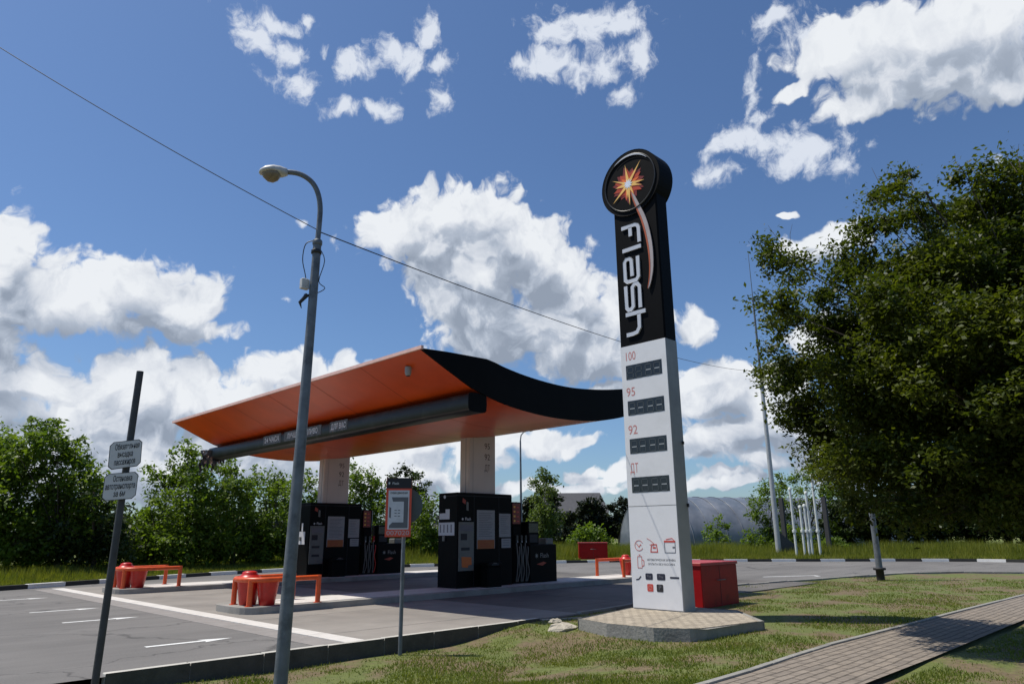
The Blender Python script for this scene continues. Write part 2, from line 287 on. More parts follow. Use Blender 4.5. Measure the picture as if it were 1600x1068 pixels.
# ------------------------------------------------------------------ mesh helpers
class MB:
    def __init__(s): s.v = []; s.f = []; s.mi = []; s.sm = []; s.mats = []
    def add(s, vs, fs, mat, smooth=False):
        if mat not in s.mats: s.mats.append(mat)
        k = s.mats.index(mat); o = len(s.v); s.v += [tuple(v) for v in vs]
        for f in fs: s.f.append([i+o for i in f]); s.mi.append(k); s.sm.append(smooth)
        return s
    def box(s, a, b, mat, rz=0.0, c=None):
        x0, y0, z0 = [min(p, q) for p, q in zip(a, b)]; x1, y1, z1 = [max(p, q) for p, q in zip(a, b)]
        vs = [(x0, y0, z0), (x1, y0, z0), (x1, y1, z0), (x0, y1, z0), (x0, y0, z1), (x1, y0, z1), (x1, y1, z1), (x0, y1, z1)]
        if rz:
            c = c or ((x0+x1)/2, (y0+y1)/2); cs, sn = math.cos(rz), math.sin(rz)
            vs = [(c[0]+(x-c[0])*cs-(y-c[1])*sn, c[1]+(x-c[0])*sn+(y-c[1])*cs, z) for x, y, z in vs]
        return s.add(vs, [(0, 3, 2, 1), (4, 5, 6, 7), (0, 1, 5, 4), (1, 2, 6, 5), (2, 3, 7, 6), (3, 0, 4, 7)], mat)
    def bbox(s, a, b, mat, r=.01):   # box with chamfered vertical and top edges
        x0, y0, z0 = [min(p, q) for p, q in zip(a, b)]; x1, y1, z1 = [max(p, q) for p, q in zip(a, b)]
        def ring(d, z, e): return [(x0+d, y0+e, z), (x1-d, y0+e, z), (x1-e, y0+d, z), (x1-e, y1-d, z), (x1-d, y1-e, z), (x0+d, y1-e, z), (x0+e, y1-d, z), (x0+e, y0+d, z)]
        rings = [ring(r, z0, 0), ring(r, z1-r, 0), ring(r*1.6, z1, r)]
        vs = sum(rings, []); fs = [tuple(range(7, -1, -1)), tuple(range(16, 24))]
        for k in range(2):
            for i in range(8): fs.append((k*8+i, k*8+(i+1) % 8, (k+1)*8+(i+1) % 8, (k+1)*8+i))
        return s.add(vs, fs, mat)
    def tube(s, pts, rad, mat, n=12, cap=True, smooth=True):
        pts = [Vector(p) for p in pts]; R = rad if isinstance(rad, (list, tuple)) else [rad]*len(pts)
        vs = []; fs = []; prev = None
        for i, p in enumerate(pts):
            d = (pts[min(i+1, len(pts)-1)]-pts[max(i-1, 0)]).normalized()
            if prev is None:
                a = Vector((0, 0, 1)) if abs(d.z) < .9 else Vector((1, 0, 0)); x = d.cross(a).normalized()
            else: x = (prev-d*prev.dot(d)).normalized()
            prev = x; y = d.cross(x)
            for k in range(n):
                an = 2*math.pi*k/n; vs.append(p+(x*math.cos(an)+y*math.sin(an))*R[i])
        for i in range(len(pts)-1):
            for k in range(n): fs.append((i*n+k, i*n+(k+1) % n, (i+1)*n+(k+1) % n, (i+1)*n+k))
        s.add(vs, fs, mat, smooth)
        if cap:
            o = (len(pts)-1)*n
            s.add(vs[:n], [tuple(range(n-1, -1, -1))], mat); s.add(vs[o:], [tuple(range(n))], mat)
        return s
    def lathe(s, c, prof, mat, n=24, sx=1.0, sy=1.0, smooth=True):   # prof: (radius, z)
        vs = [(c[0]+r*sx*math.cos(2*math.pi*k/n), c[1]+r*sy*math.sin(2*math.pi*k/n), c[2]+z) for r, z in prof for k in range(n)]
        fs = [(i*n+k, i*n+(k+1) % n, (i+1)*n+(k+1) % n, (i+1)*n+k) for i in range(len(prof)-1) for k in range(n)]
        s.add(vs, fs, mat, smooth); o = (len(prof)-1)*n
        if prof[0][0] > 1e-4: s.add(vs[:n], [tuple(range(n-1, -1, -1))], mat)
        if prof[-1][0] > 1e-4: s.add(vs[o:], [tuple(range(n))], mat)
        return s
    def poly(s, pts2, mapf, mat, t0=0.0, t1=None):    # flat polygon, or extruded from t0 to t1; mapf(a, b, t) -> xyz
        tri = tessellate_polygon([[Vector((a, b, 0)) for a, b in pts2]]); n = len(pts2)
        if t1 is None: return s.add([mapf(a, b, t0) for a, b in pts2], [tuple(x) for x in tri], mat)
        vs = [mapf(a, b, t0) for a, b in pts2]+[mapf(a, b, t1) for a, b in pts2]
        fs = [tuple(x) for x in tri]+[(x[2]+n, x[1]+n, x[0]+n) for x in tri]+[(i, (i+1) % n, (i+1) % n+n, i+n) for i in range(n)]
        return s.add(vs, fs, mat)
    def ribbon(s, pts, w, mapf, mat, t0=0.0, t1=.003):
        P = [Vector(p) for p in pts]; W = w if isinstance(w, (list, tuple)) else [w]*len(P); Lp = []; Rp = []
        for i, p in enumerate(P):
            d0 = (p-P[i-1]).normalized() if i else (P[1]-p).normalized(); d1 = (P[i+1]-p).normalized() if i < len(P)-1 else d0
            n0 = Vector((-d0.y, d0.x)); n1 = Vector((-d1.y, d1.x)); nn = (n0+n1).normalized(); k = W[i]/2/max(.4, nn.dot(n0))
            Lp.append(p+nn*k); Rp.append(p-nn*k)
        q = Lp+Rp[::-1]; n = len(P); N2 = 2*n
        vs = [mapf(a.x, a.y, t0) for a in q]+[mapf(a.x, a.y, t1) for a in q]; fs = []
        for i in range(n-1): fs += [(i, i+1, N2-2-i, N2-1-i), (N2+i, N2+N2-1-i, N2+N2-2-i, N2+i+1)]
        fs += [(i, (i+1) % N2, (i+1) % N2+N2, i+N2) for i in range(N2)]
        return s.add(vs, fs, mat)
    def text(s, body, size, mapf, mat, t0=.001, align='CENTER', bold=0.0, width=None):
        cu = bpy.data.curves.new('t', 'FONT'); cu.body = body; cu.size = size; cu.align_x = align; cu.align_y = 'CENTER'; cu.resolution_u = 3; cu.offset = bold
        ob = bpy.data.objects.new('t', cu); COL.objects.link(ob); dg = bpy.context.evaluated_depsgraph_get(); me = bpy.data.meshes.new_from_object(ob.evaluated_get(dg))
        xs = [v.co.x for v in me.vertices]; k = 1.0
        if width and xs: k = width/max(1e-6, max(xs)-min(xs))
        s.add([mapf(v.co.x*k, v.co.y, t0) for v in me.vertices], [tuple(p.vertices) for p in me.polygons], mat)
        bpy.data.objects.remove(ob); bpy.data.curves.remove(cu); bpy.data.meshes.remove(me); return s
    def build(s, name, parent=None, label=None, cat=None, group=None, kind=None, bevel=0.0):
        me = bpy.data.meshes.new(name); me.from_pydata(s.v, [], s.f)
        for mt in s.mats: me.materials.append(mt)
        me.polygons.foreach_set('material_index', s.mi); me.polygons.foreach_set('use_smooth', s.sm); me.update()
        o = bpy.data.objects.new(name, me); COL.objects.link(o)
        if parent: o.parent = parent
        if bevel:
            bm = o.modifiers.new('bevel', 'BEVEL'); bm.width = bevel; bm.segments = 2; bm.limit_method = 'ANGLE'; bm.angle_limit = math.radians(50)
        return tag(o, label, cat, group, kind)
def tag(o, label=None, cat=None, group=None, kind=None):
    for k, v in (('label', label), ('category', cat), ('group', group), ('kind', kind)):
        if v: o[k] = v
    return o
def thing(name, label, cat, loc=(0, 0, 0), rz=0.0, group=None):
    o = bpy.data.objects.new(name, None); o.empty_display_size = .3; COL.objects.link(o); o.location = loc; o.rotation_euler = (0, 0, rz)
    return tag(o, label, cat, group)
def copy_tree(o, parent=None):
    c = o.copy(); COL.objects.link(c); c.parent = parent
    for ch in list(o.children): copy_tree(ch, c)
    return c

# ------------------------------------------------------------------ the setting
NEAR_KERB = [(-30, 9.9), (3, 9.9), (10.6, 9.9), (13.0, 10.0), (16, 10.4), (21.1, 11.4), (24.3, 10.85), (27.0, 10.4), (29.7, 9.85), (31.6, 9.2), (33, 8.3), (34.1, 6.4), (34.9, 3), (35.2, -2), (35.2, -30)]
FAR_KERB = [(-30, 17), (-10, 22.6), (-2, 25.4), (3.4, 27.4), (6.3, 28.5), (9.5, 29.9), (13, 31.3), (17.7, 32.3), (21, 31.6), (24.4, 30.3), (29, 28.7), (33.3, 26.6), (37, 22.8), (40.5, 17.8), (43.4, 13.8), (45.1, 10.6), (45.3, 7), (44.9, 2), (44, -30)]
def flat(a, b, t): return (a, b, t)
MB().poly([(-400, -400), (600, -400), (600, 600), (-400, 600)], flat, M('bare_earth', (.09, .08, .05), .95), -.5).build('ground', kind='structure')
MB().poly(NEAR_KERB+[(44, -30)]+FAR_KERB[::-1], flat, asphalt, 0.0).build('road', kind='structure')
# field beyond the far kerb, rising gently
mb = MB(); n = len(FAR_KERB); rings = [0, 1.2, 6, 20, 60, 160, 420]; zr = [.10, .12, .16, .3, .5, .9, 1.4]; cxy = Vector((8, 4)); vs = []
for r, z in zip(rings, zr):
    for p in FAR_KERB:
        d = (Vector(p)-cxy).normalized(); q = Vector(p)+d*r; vs.append((q.x, q.y, z))
mb.add(vs, [(i*n+k+1, i*n+k, (i+1)*n+k, (i+1)*n+k+1) for i in range(len(rings)-1) for k in range(n-1)], fieldm).build('field', kind='structure')
def lerp_poly(pts, x):
    for (a, b), (c, d) in zip(pts, pts[1:]):
        if a <= x <= c and c > a: return b+(d-b)*(x-a)/(c-a)
    return pts[-1][1]
def lawn_z(u, v):
    e = max(0, min(1, (u-8.2)/2.6)); e = e*e*(3-2*e); k = max(0, min(1, (v-4.9)/2.6)); z = -.01-.20*(1-e)*k*k*(3-2*k)
    return z+.012*math.sin(u*2.1+v*1.3)+.01*math.sin(u*.9-v*2.7)
us = [(-12+.35*i) for i in range(135)]; us = [u for u in us if u < 34.6]; nv = 44; vs = []
for u in us:
    K = lerp_poly(NEAR_KERB, u)-.02
    for j in range(nv+1):
        v = K-(K+9)*(j/nv)**1.25; vs.append((u, v, lawn_z(u, v)))
lawn_fs = [(i*(nv+1)+j, i*(nv+1)+j+1, (i+1)*(nv+1)+j+1, (i+1)*(nv+1)+j) for i in range(len(us)-1) for j in range(nv)]
MB().add(vs, lawn_fs, lawnm, True).build('lawn_ground', kind='structure')
# concrete pad with its joints and edging strips
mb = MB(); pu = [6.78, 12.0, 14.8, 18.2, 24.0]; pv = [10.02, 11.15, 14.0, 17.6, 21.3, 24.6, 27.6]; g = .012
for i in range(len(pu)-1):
    for j in range(len(pv)-1): mb.box((pu[i]+g, pv[j]+g, -.05), (pu[i+1]-g, pv[j+1]-g, .012), padshade if i in (1, 2, 3) else concrete)  # inner bays carry the painted canopy shade
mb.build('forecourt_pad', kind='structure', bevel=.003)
mb = MB()
for j in range(14): mb.box((6.42, 10.02+j*1.256, -.05), (6.77, 10.02+(j+1)*1.256-.012, .016), stripm)
mb.build('pad_edge_strip', kind='structure')
mb = MB().box((5.95, 10.02, -.05), (6.41, 27.6, .006), gutter); mb.build('pad_gutter', kind='structure')
# near kerb stones, worn and set a little unevenly; each stretch follows the lawn edge
def kerb_line(pts, seg, w, top, depth, mats, name, off=0.0, jit=.01, start=0, lip=None):
    mb = MB(); acc = []; P = [Vector(p) for p in pts]
    L_ = [0]
    for a, b in zip(P, P[1:]): L_.append(L_[-1]+(b-a).length)
    def pos(s):
        for i in range(len(P)-1):
            if s <= L_[i+1]: return P[i].lerp(P[i+1], (s-L_[i])/(L_[i+1]-L_[i]))
        return P[-1]
    k = start; s = 0
    while s < L_[-1]-.05:
        e = min(s+seg, L_[-1]); a, b = pos(s+.006), pos(e-.006); d = (b-a).normalized(); nn = Vector((-d.y, d.x)); a = a+nn*off; b = b+nn*off
        dz = random.uniform(-jit, jit); o = nn*w
        q = [(a.x, a.y), (b.x, b.y), (b.x+o.x, b.y+o.y), (a.x+o.x, a.y+o.y)]
        vs = [(x, y, -depth) for x, y in q]+[(x, y, top+dz) for x, y in q]
        mt = mats[k % len(mats)]
        mb.add(vs, [(0, 3, 2, 1), (4, 5, 6, 7), (1, 2, 6, 5), (3, 0, 4, 7), (2, 3, 7, 6)], mt)
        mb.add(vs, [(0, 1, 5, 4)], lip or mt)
        s = e; k += 1
    return mb.build(name, kind='structure', bevel=.012)
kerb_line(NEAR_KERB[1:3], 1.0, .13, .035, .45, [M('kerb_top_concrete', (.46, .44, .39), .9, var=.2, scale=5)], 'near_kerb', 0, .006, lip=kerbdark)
kerb_line([(10.65, 9.9), (11.15, 9.55), (11.5, 9.35)], .42, .13, .02, .4, [rubble, kerbc], 'broken_kerb', 0, .02)
kerb_line([(11.9, 9.95), (13.0, 10.0), (16, 10.4), (21.1, 11.4), (24.3, 10.85), (27.0, 10.4), (29.7, 9.85), (31.6, 9.2), (33, 8.3), (34.1, 6.4), (34.9, 3), (35.2, -2)], 1.0, .14, .05, .4, [kerbc], 'verge_kerb', 0, .008)
kerb_line(FAR_KERB, 1.3, .2, .14, .3, [kerbw, kerbk], 'far_kerb', 0, .006, start=1)
# footpath
mb = MB(); pts = [(-10, 3.18, 4.2), (8.2, 3.16, 4.33), (9.5, 3.14, 4.40), (10.8, 3.12, 4.44), (15, 3.12, 4.33), (17.5, 3.1, 4.27), (22.5, 3.0, 4.12), (34, 2.6, 3.7)]
PZ = (.04,)*8
for (a, b, c), (d, e, f), z, z2 in zip(pts, pts[1:], PZ, PZ[1:]): mb.add([(a, b, z), (d, e, z2), (d, f, z2), (a, c, z)], [(0, 1, 2, 3)], pavem)
mb.build('footpath', kind='structure')
mb = MB()
for side, q in ((0, [(a, c, z) for (a, b, c), z in zip(pts, PZ)]),):
    for (a, c, z), (d, f, z2) in zip(q, q[1:]):
        k = int((d-a)/1.0)+1
        for i in range(k):
            t0, t1 = i/k, (i+1)/k; x0, x1 = a+(d-a)*t0, a+(d-a)*t1-.01; y0, y1 = c+(f-c)*t0, c+(f-c)*t1; h = (z+(z2-z)*t0)+.022+random.uniform(-.004, .004); h1 = h+(z2-z)*(t1-t0)
            vs = [(x0, y0, -.3), (x1, y1, -.3), (x1, y1+.085, -.3), (x0, y0+.085, -.3), (x0, y0, h), (x1, y1, h1), (x1, y1+.085, h1), (x0, y0+.085, h)]
            mb.add(vs, [(4, 5, 6, 7), (0, 1, 5, 4), (2, 3, 7, 6), (1, 2, 6, 5), (3, 0, 4, 7)], kerbc)
mb.build('footpath_edging', kind='structure', bevel=.008)
# arrows painted on the asphalt, one per lane
for v0, a, b in ((12.02, 4.15, 5.45), (16.58, 4.13, 5.5), (19.36, 4.15, 5.53), (23.74, 3.6, 5.45)):
    MB().poly([(a, v0-.06), (b-.42, v0-.06), (b-.46, v0-.17), (b+.04, v0), (b-.46, v0+.17), (b-.42, v0+.06), (a, v0+.06)], flat, markm, .0045).build('lane_arrow', kind='structure')
MB().ribbon([(26, 12.9), (27.3, 12.2), (27.9, 11.8), (27.6, 11.5)], .14, flat, markm, .001, .005).build('road_marking', kind='structure')

# ------------------------------------------------------------------ pump islands
def island(name, v0, v1, u1, label):
    pts = []
    for k in range(9):
        a = math.pi*(.5+k/8); pts.append((7.05+.5+.5*math.cos(a), 0)); 
    r = .45; out = []
    for cxx, cyy, a0 in ((7.05+r, v0+r, math.pi), (u1-r, v0+r, 1.5*math.pi), (u1-r, v1-r, 0), (7.05+r, v1-r, .5*math.pi)):
        for k in range(6): a = a0+k/5*math.pi/2; out.append((cxx+r*math.cos(a), cyy+r*math.sin(a)))
    t = thing(name, label, 'pump island', (7.05, (v0+v1)/2, 0), group='raised concrete pump islands')
    def mp(a, b, z): return (a-7.05, b-(v0+v1)/2, z)
    MB().poly(out, mp, islandm, -.02, .148).build('kerbed_slab', t, bevel=.02)
    mb = MB(); x = 8.1
    while x < u1-1.4:
        mb.box(mp(x, v0+.28, .12), mp(x+1.35, v1-.28, .158), stripm); x += 1.38
    mb.build('paving_slab', t, bevel=.004)
    return t
island('pump_island', 14.95, 16.75, 22.4, 'near pump island, long low concrete slab carrying the right hand column')
island('pump_island', 23.1, 24.95, 22.4, 'far pump island, long low concrete slab carrying the left hand column')

# red barrels behind their orange pipe guards
def pipe_guard():
    t = thing('pipe_guard', '', 'pipe guard', group='orange pipe guards at the island ends'); r = .055; z1 = .54
    mb = MB(); P = []
    for k in range(9): a = math.pi*(1.5-k/8); P.append((.42+.42*math.cos(a), .58+.58*math.sin(a)+0, z1))
    P = [(1.62, 0, z1)]+P+[(1.62, 1.16, z1)]; mb.tube(P, r, orange_pipe, 12).build('rail', t)
    for x, y in ((1.62, 0), (1.62, 1.16), (.10, .20), (.10, .96)):
        MB().tube([(x, y, 0), (x, y, z1-.005 if x < 1 else z1+.05)], r*1.04, orange_pipe, 12).lathe((x, y, 0), [(.09, 0), (.09, .012)], orange_pipe, 12).build('leg', t)
    return t
def barrel(i, loc, lid=True, s=1.0, label=''):
    t = thing('red_barrel', label, 'barrel', loc, random.uniform(0, 3), 'red plastic barrels beside the pipe guards')
    MB().lathe((0, 0, 0), [(.155*s, 0), (.17*s, .02), (.20*s, .22), (.235*s, .46), (.25*s, .50), (.25*s, .53), (.235*s, .54)], redplastic, 22).build('drum', t)
    MB().lathe((0, 0, .535), [(.245*s, 0), (.245*s, .03), (.20*s, .07), (.15*s, .12), (.15*s, .15), (.09*s, .175), (.0, .18)] if lid else [(.236*s, 0), (.236*s, .02), (.1, .035), (0, .04)], redplastic, 22).build('lid', t)
    return t
gd = pipe_guard()
for i, (x, y, rz, lb) in enumerate([(7.2, 15.12, 0, 'orange pipe guard around the left end of the near pump island'),
        (7.2, 23.35, 0, 'orange pipe guard around the left end of the far pump island'),
        (22.25, 16.45, math.pi, 'orange brown pipe guard at the right end of the near pump island')]):
    o = gd if i == 0 else copy_tree(gd); o.location = (x, y, .148); o.rotation_euler.z = rz; o['label'] = lb
for a in (((7.72, 15.36, .148), False, .98, 'red barrel nearest the camera inside the near pipe guard'), ((7.48, 15.78, .148), True, 1.05, 'red barrel with a domed lid standing behind the nearest barrel'),
          ((7.72, 23.60, .148), False, .98, 'red barrel in front inside the far left pipe guard'), ((7.48, 24.05, .148), True, 1.05, 'domed red barrel at the back of the far left pipe guard'),
          ((21.6, 15.9, .148), True, .9, 'red barrel at the right end of the near island, beside the brownish guard')):
    barrel(0, *a)

# ------------------------------------------------------------------ canopy columns and kiosks
V1, V2 = 15.67, 23.9
def star_pts(n, r0, r1, ph=0.0, jag=None):
    out = []
    for k in range(n*2):
        r = r1 if k % 2 == 0 else r0
        if jag and k % 2 == 0: r *= jag[(k//2) % len(jag)]
        a = ph+math.pi*k/n; out.append((r*math.cos(a), r*math.sin(a)))
    return out
def small_logo(mb, mapf, x, y, s, t0, word=True):
    mb.poly([(x+a*s, y+b*s) for a, b in star_pts(8, .35, 1)], mapf, whiteprint, t0)
    if word: mb.text('Flash', s*2.3, lambda a, b, t: mapf(a+x+s*1.8, b+y, t), inkg if False else whiteprint, t0, 'LEFT')
def kiosk(label, dv, first):
    t = thing('pump_kiosk', label, 'fuel kiosk', (13.43, V1+dv, .148), group='black payment kiosks around the canopy columns'); Z = -.148
    def fr(a, b, tt): return (a-13.43, -tt, b+Z)       # front face (toward the near side)
    def lf(a, b, tt): return (-tt, -(a-0)+0, b+Z)         # left face; a runs to the left
    def lfa(a, b, tt): return (-tt, a-V1, b+Z)
    H = 2.625
    MB().bbox((0, 0, 0), (2.19, .86, H), blackp, .02).build('body', t)
    mb = MB()
    for x in (.62, 1.62): mb.box((x, -.003, .05), (x+.012, .01, H-.05), inkm)
    mb.box((-.003, -.003, H-.10), (2.193, .863, H-.085), inkm); mb.build('panel_joint', t)
    # grey terminal
    mb = MB().box((.04, -.03, .47), (.60, .01, 1.80), greyp); mb.box((.10, -.034, 1.30), (.34, -.028, 1.48), inkm).box((.12, -.034, 1.02), (.44, -.028, 1.10), inkm)
    mb.box((.08, -.034, 1.55), (.56, -.028, 1.72), inkg)
    if first: mb.poly([(13.56, 1.00), (13.93, .98), (13.95, .78), (13.82, .76), (13.8, .70), (13.58, .72)], fr, orangeprint, .036)
    else: mb.box((.14, -.036, .72), (.44, -.03, .80), inkm)
    mb.build('payment_terminal', t, bevel=.006)
    mb = MB(); small_logo(mb, fr, 13.62, 2.03, .05, .004); mb.build('logo', t)
    mb = MB(); mb.poly([(13.62, 2.62), (13.74, 2.55), (13.72, 2.44), (13.60, 2.5)], fr, darkredprint, .004).poly([(13.76, 2.52), (13.84, 2.5), (13.84, 2.26), (13.76, 2.28)], fr, greyp, .004); mb.build('sticker', t)
    mb = MB().poly([(14.17, 2.29), (14.88, 2.29), (14.88, 1.20), (14.17, 1.20)], fr, paper, .006, -.002)
    mb.poly([(14.19, 1.20), (14.86, 1.20), (14.86, 1.45), (14.19, 1.45)], fr, M('dull_orange_print', (.34, .10, .02) if first else (.36, .15, .02), .6), .009)
    for k in range(14): mb.ribbon([(14.24, 2.20-k*.05), (14.24+random.uniform(.35, .58), 2.20-k*.05)], .014, fr, inkg, .0065, .008)
    for k in range(3): mb.ribbon([(14.30, 1.40-k*.06), (14.30+random.uniform(.3, .5), 1.40-k*.06)], .014, fr, darkredprint, .0095, .011)
    mb.build('poster', t)
    mb = MB().poly([(15.06, 2.20), (15.54, 2.20), (15.54, 1.52), (15.06, 1.52)], fr, paper, .006, -.002)
    for k in range(9): mb.ribbon([(15.12, 2.12-k*.06), (15.12+random.uniform(.2, .36), 2.12-k*.06)], .014, fr, inkg, .0065, .008)
    mb.build('notice', t); mb = MB().poly([(15.16, 1.48), (15.54, 1.48), (15.54, 1.21), (15.16, 1.21)], fr, paper, .006, -.002)
    for k in range(3): mb.ribbon([(15.22, 1.43-k*.07), (15.48, 1.43-k*.07)], .018, fr, inkg, .0065, .008)
    mb.build('notice', t)
    mb = MB()
    if first:
        mb.poly([(16.48, 2.20), (16.20, 2.20), (16.20, 2.31), (16.02, 2.31), (16.02, 2.03), (16.48, 2.03)], lfa, paperb, .004, -.002)
        mb.poly([(16.25+.05*math.cos(a*math.pi/6), 2.66+.05*math.sin(a*math.pi/6)) for a in range(12)], lfa, paperb, .004, -.002)
        mb.build('notice', t); mb = MB().poly([(16.51, 1.94), (15.80, 1.94), (15.80, 1.58), (16.51, 1.58)], lfa, paperb, .004, -.002)
        for k in range(4): mb.ribbon([(16.42-.1*k*1.6, 1.88), (16.42-.1*k*1.6, 1.66)], .05, lfa, inkg, .0045, .006)
    else:
        mb.poly([(16.40, 1.75), (15.95, 1.75), (15.95, 1.30), (16.40, 1.30)], lfa, paperb, .004, -.002)
        mb.poly([(16.22, 2.05), (16.12, 2.05), (16.12, 1.76), (16.22, 1.76)], lfa, paperb, .004, -.002)
    mb.build('notice', t)
    MB().bbox((-.05, .52, 1.28), (0, .62, 1.42), greyp, .01).build('handle', t)
    return t
kiosk('black kiosk around the right hand column, plain white sheets taped on its left side', 0, True)
kiosk('black kiosk around the left hand column, half behind the lamp post', V2-V1, False)
def litter_bin(loc, label):
    t = thing('litter_bin', label, 'litter bin', loc, group='black litter bins in front of the kiosks')
    MB().bbox((0, 0, 0), (.56, .34, .58), black, .03).build('body', t)
    MB().bbox((-.01, -.01, .582), (.57, .35, .68), blackp, .03).build('lid', t)
    MB().box((.14, -.014, .60), (.42, -.008, .65), inkm).box((.2, -.016, .655), (.34, -.008, .67), greyp).build('flap', t)
litter_bin((14.22, V1-.42, .148), 'black litter bin against the front of the right hand kiosk')
litter_bin((14.22, V2-.42, .148), 'black litter bin against the front of the left hand kiosk')
def column(label, dv):
    t = thing('canopy_column', label, 'column', (14.02, V1+dv+.2, 2.77), group='cream columns carrying the canopy')
    MB().bbox((0, 0, 0), (1.10, .42, 1.9), cream, .03).build('cladding', t)
    MB().box((-.004, .13, 0), (.01, .145, 1.7), inkg).box((.16, -.003, 0), (.166, .01, 1.7), inkg).build('joint', t)
    mb = MB()
    for k, s in enumerate(('95', '92', 'ДТ')): mb.text(s, .26, lambda a, b, tt: (.74+a, -tt, 1.42-k*.33+b), M('brown_print', (.10, .06, .05), .6), .004, width=.22)
    mb.build('fuel_grade_number', t)
    return t
column('right hand cream column with small dark grade numbers', 0)
column('left hand cream column, beside the lamp post', V2-V1)

def pump(label, u0, v0, hoses_red):
    t = thing('fuel_pump', label, 'fuel pump', (u0, v0, .148), group='fuel pumps beside the kiosks')
    MB().bbox((.0, .0, 0), (.62, .55, 1.15), blackp, .02).build('base_cabinet', t)
    MB().bbox((.12, .1, 1.15), (.50, .45, 1.72), black, .02).build('nozzle_housing', t)
    MB().bbox((.06, .08, 1.72), (.50, .47, 2.42), black, .03).build('head', t)
    mb = MB().box((.08, .073, 1.76), (.42, .082, 2.38), M('dull_red_pump_panel', (.20, .025, .012), .5))
    for k in range(4): mb.box((.12, .068, 1.82+k*.14), (.20, .074, 1.88+k*.14), yellowprint).box((.25, .068, 1.82+k*.14), (.36, .074, 1.86+k*.14), redprint)
    mb.build('grade_panel', t)
    MB().tube([(.60, .30, .2), (.60, .28, 2.40)], .03, palepole, 8).build('post', t)
    for k in range(3):
        x = .10+k*.19; ph = k*1.7; P = []
        for j in range(22):
            s = j/21; P.append((x+.022*math.sin(s*5+ph)*s, -.06-.05*math.sin(s*3.1), 1.20-1.13*s))
        P2 = [(p[0]+.075+.03*math.sin(i*.5), p[1]-.01, p[2]) for i, p in enumerate(P)]
        MB().tube(P, .022, hosep, 8).tube(P2[2:], .02, hosep if k < 2 or not hoses_red else redplastic, 8).build('hose', t)
        MB().box((x-.03, -.10, 1.20), (x+.05, -.02, 1.42), redm if hoses_red and k == 2 else hosem).tube([(x, -.06, 1.36), (x+.02, -.10, 1.20)], .018, palepole, 6).build('nozzle', t)
    return t
pump('fuel pump with pale hanging hoses, right of the right hand kiosk', 15.78, V1+.15, False)
pump('fuel pump with pale and red hoses, right of the left hand kiosk', 15.78, V2+.15, True)
def cabinet(label, u0, v0):
    t = thing('control_cabinet', label, 'cabinet', (u0, v0, .148), group='low black cabinets beyond the pumps')
    MB().bbox((0, 0, 0), (1.24, .6, 1.14), blackp, .02).build('body', t)
    MB().bbox((.03, .1, 1.142), (.53, .5, 1.83), black, .02).box((.07, .094, 1.50), (.49, .1, 1.78), displayk).box((.10, .094, 1.20), (.46, .1, 1.44), inkm).build('terminal', t)
    MB().bbox((.85, .1, 1.142), (1.2, .5, 1.32), greyp, .02).build('tray', t)
    mb = MB(); def_map = lambda a, b, tt: (a, -tt, b)
    mb.poly([(.30+a*.09, .80+b*.09) for a, b in star_pts(8, .35, 1)], def_map, M('dim_white_print', (.25, .24, .22), .5), .003)
    mb.text('Flash', .20, lambda a, b, tt: (a+.46, -tt, b+.8), M('dim_white_print', (.25, .24, .22), .5), .003, 'LEFT')
    mb.poly([(.3, .55), (.55, .5), (.75, .58), (.60, .62)], def_map, darkredprint, .002)
    mb.build('logo', t)
cabinet('low black cabinet with a screen box, near island', 16.40, V1+.02)
cabinet('low black cabinet with a screen box, far island behind the ad board', 16.45, V2+.02)

# ------------------------------------------------------------------ the canopy
CT = [(8.80, 5.40), (9.5, 5.435), (10.1, 5.455), (10.68, 5.47), (10.95, 5.43), (11.3, 5.36), (12.0, 5.27), (12.9, 5.215), (13.8, 5.225), (14.9, 5.335), (15.95, 5.50), (16.9, 5.68), (17.8, 5.88)]
CB = [(8.80, 5.37), (9.35, 5.12), (9.9, 4.88), (10.24, 4.74), (10.77, 4.60), (11.45, 4.475), (12.4, 4.39), (13.3, 4.375), (14.4, 4.44), (15.4, 4.60), (16.3, 4.83), (17.1, 5.08), (17.8, 5.34)]
VR, VL = 11.5, 25.3
def smooth_curve(P, k=4):
    out = []
    for i in range(len(P)-1):
        p0, p1, p2, p3 = [Vector(P[max(0, min(len(P)-1, j))]) for j in (i-1, i, i+1, i+2)]
        for s in range(k):
            t_ = s/k; out.append(tuple(.5*((2*p1)+(p2-p0)*t_+(2*p0-5*p1+4*p2-p3)*t_*t_+(3*p1-p0-3*p2+p3)*t_**3)))
    return out+[tuple(P[-1])]
ct = CT[:4]+smooth_curve(CT[3:], 4)[1:]; cb = CB[:4]+smooth_curve(CB[3:], 4)[1:]
can = thing('canopy', 'large wing shaped station canopy, orange below with curved black sides', 'canopy', (14.6, 18.4, 0))
def cm(u, v, z): return (u-14.6, v-18.4, z)
def strip(mb, prof, v0, v1, mat, flip=False, nv=8, smooth=False):
    vs = []; n = len(prof)
    for j in range(nv+1): vs += [cm(u, v0+(v1-v0)*j/nv, z) for u, z in prof]
    fs = [(j*n+i, j*n+i+1, (j+1)*n+i+1, (j+1)*n+i) for j in range(nv) for i in range(n-1)]
    if not flip: fs = [f[::-1] for f in fs]
    mb.add(vs, fs, mat, smooth)
mb = MB(); strip(mb, cb[:4], VR+.04, VL-.04, orange, True, 10); strip(mb, cb[3:], VR+.04, VL-.04, orange, True, 10, True); mb.build('soffit', can)
topm = M('canopy_top_sheet', (.30, .30, .30), .6)
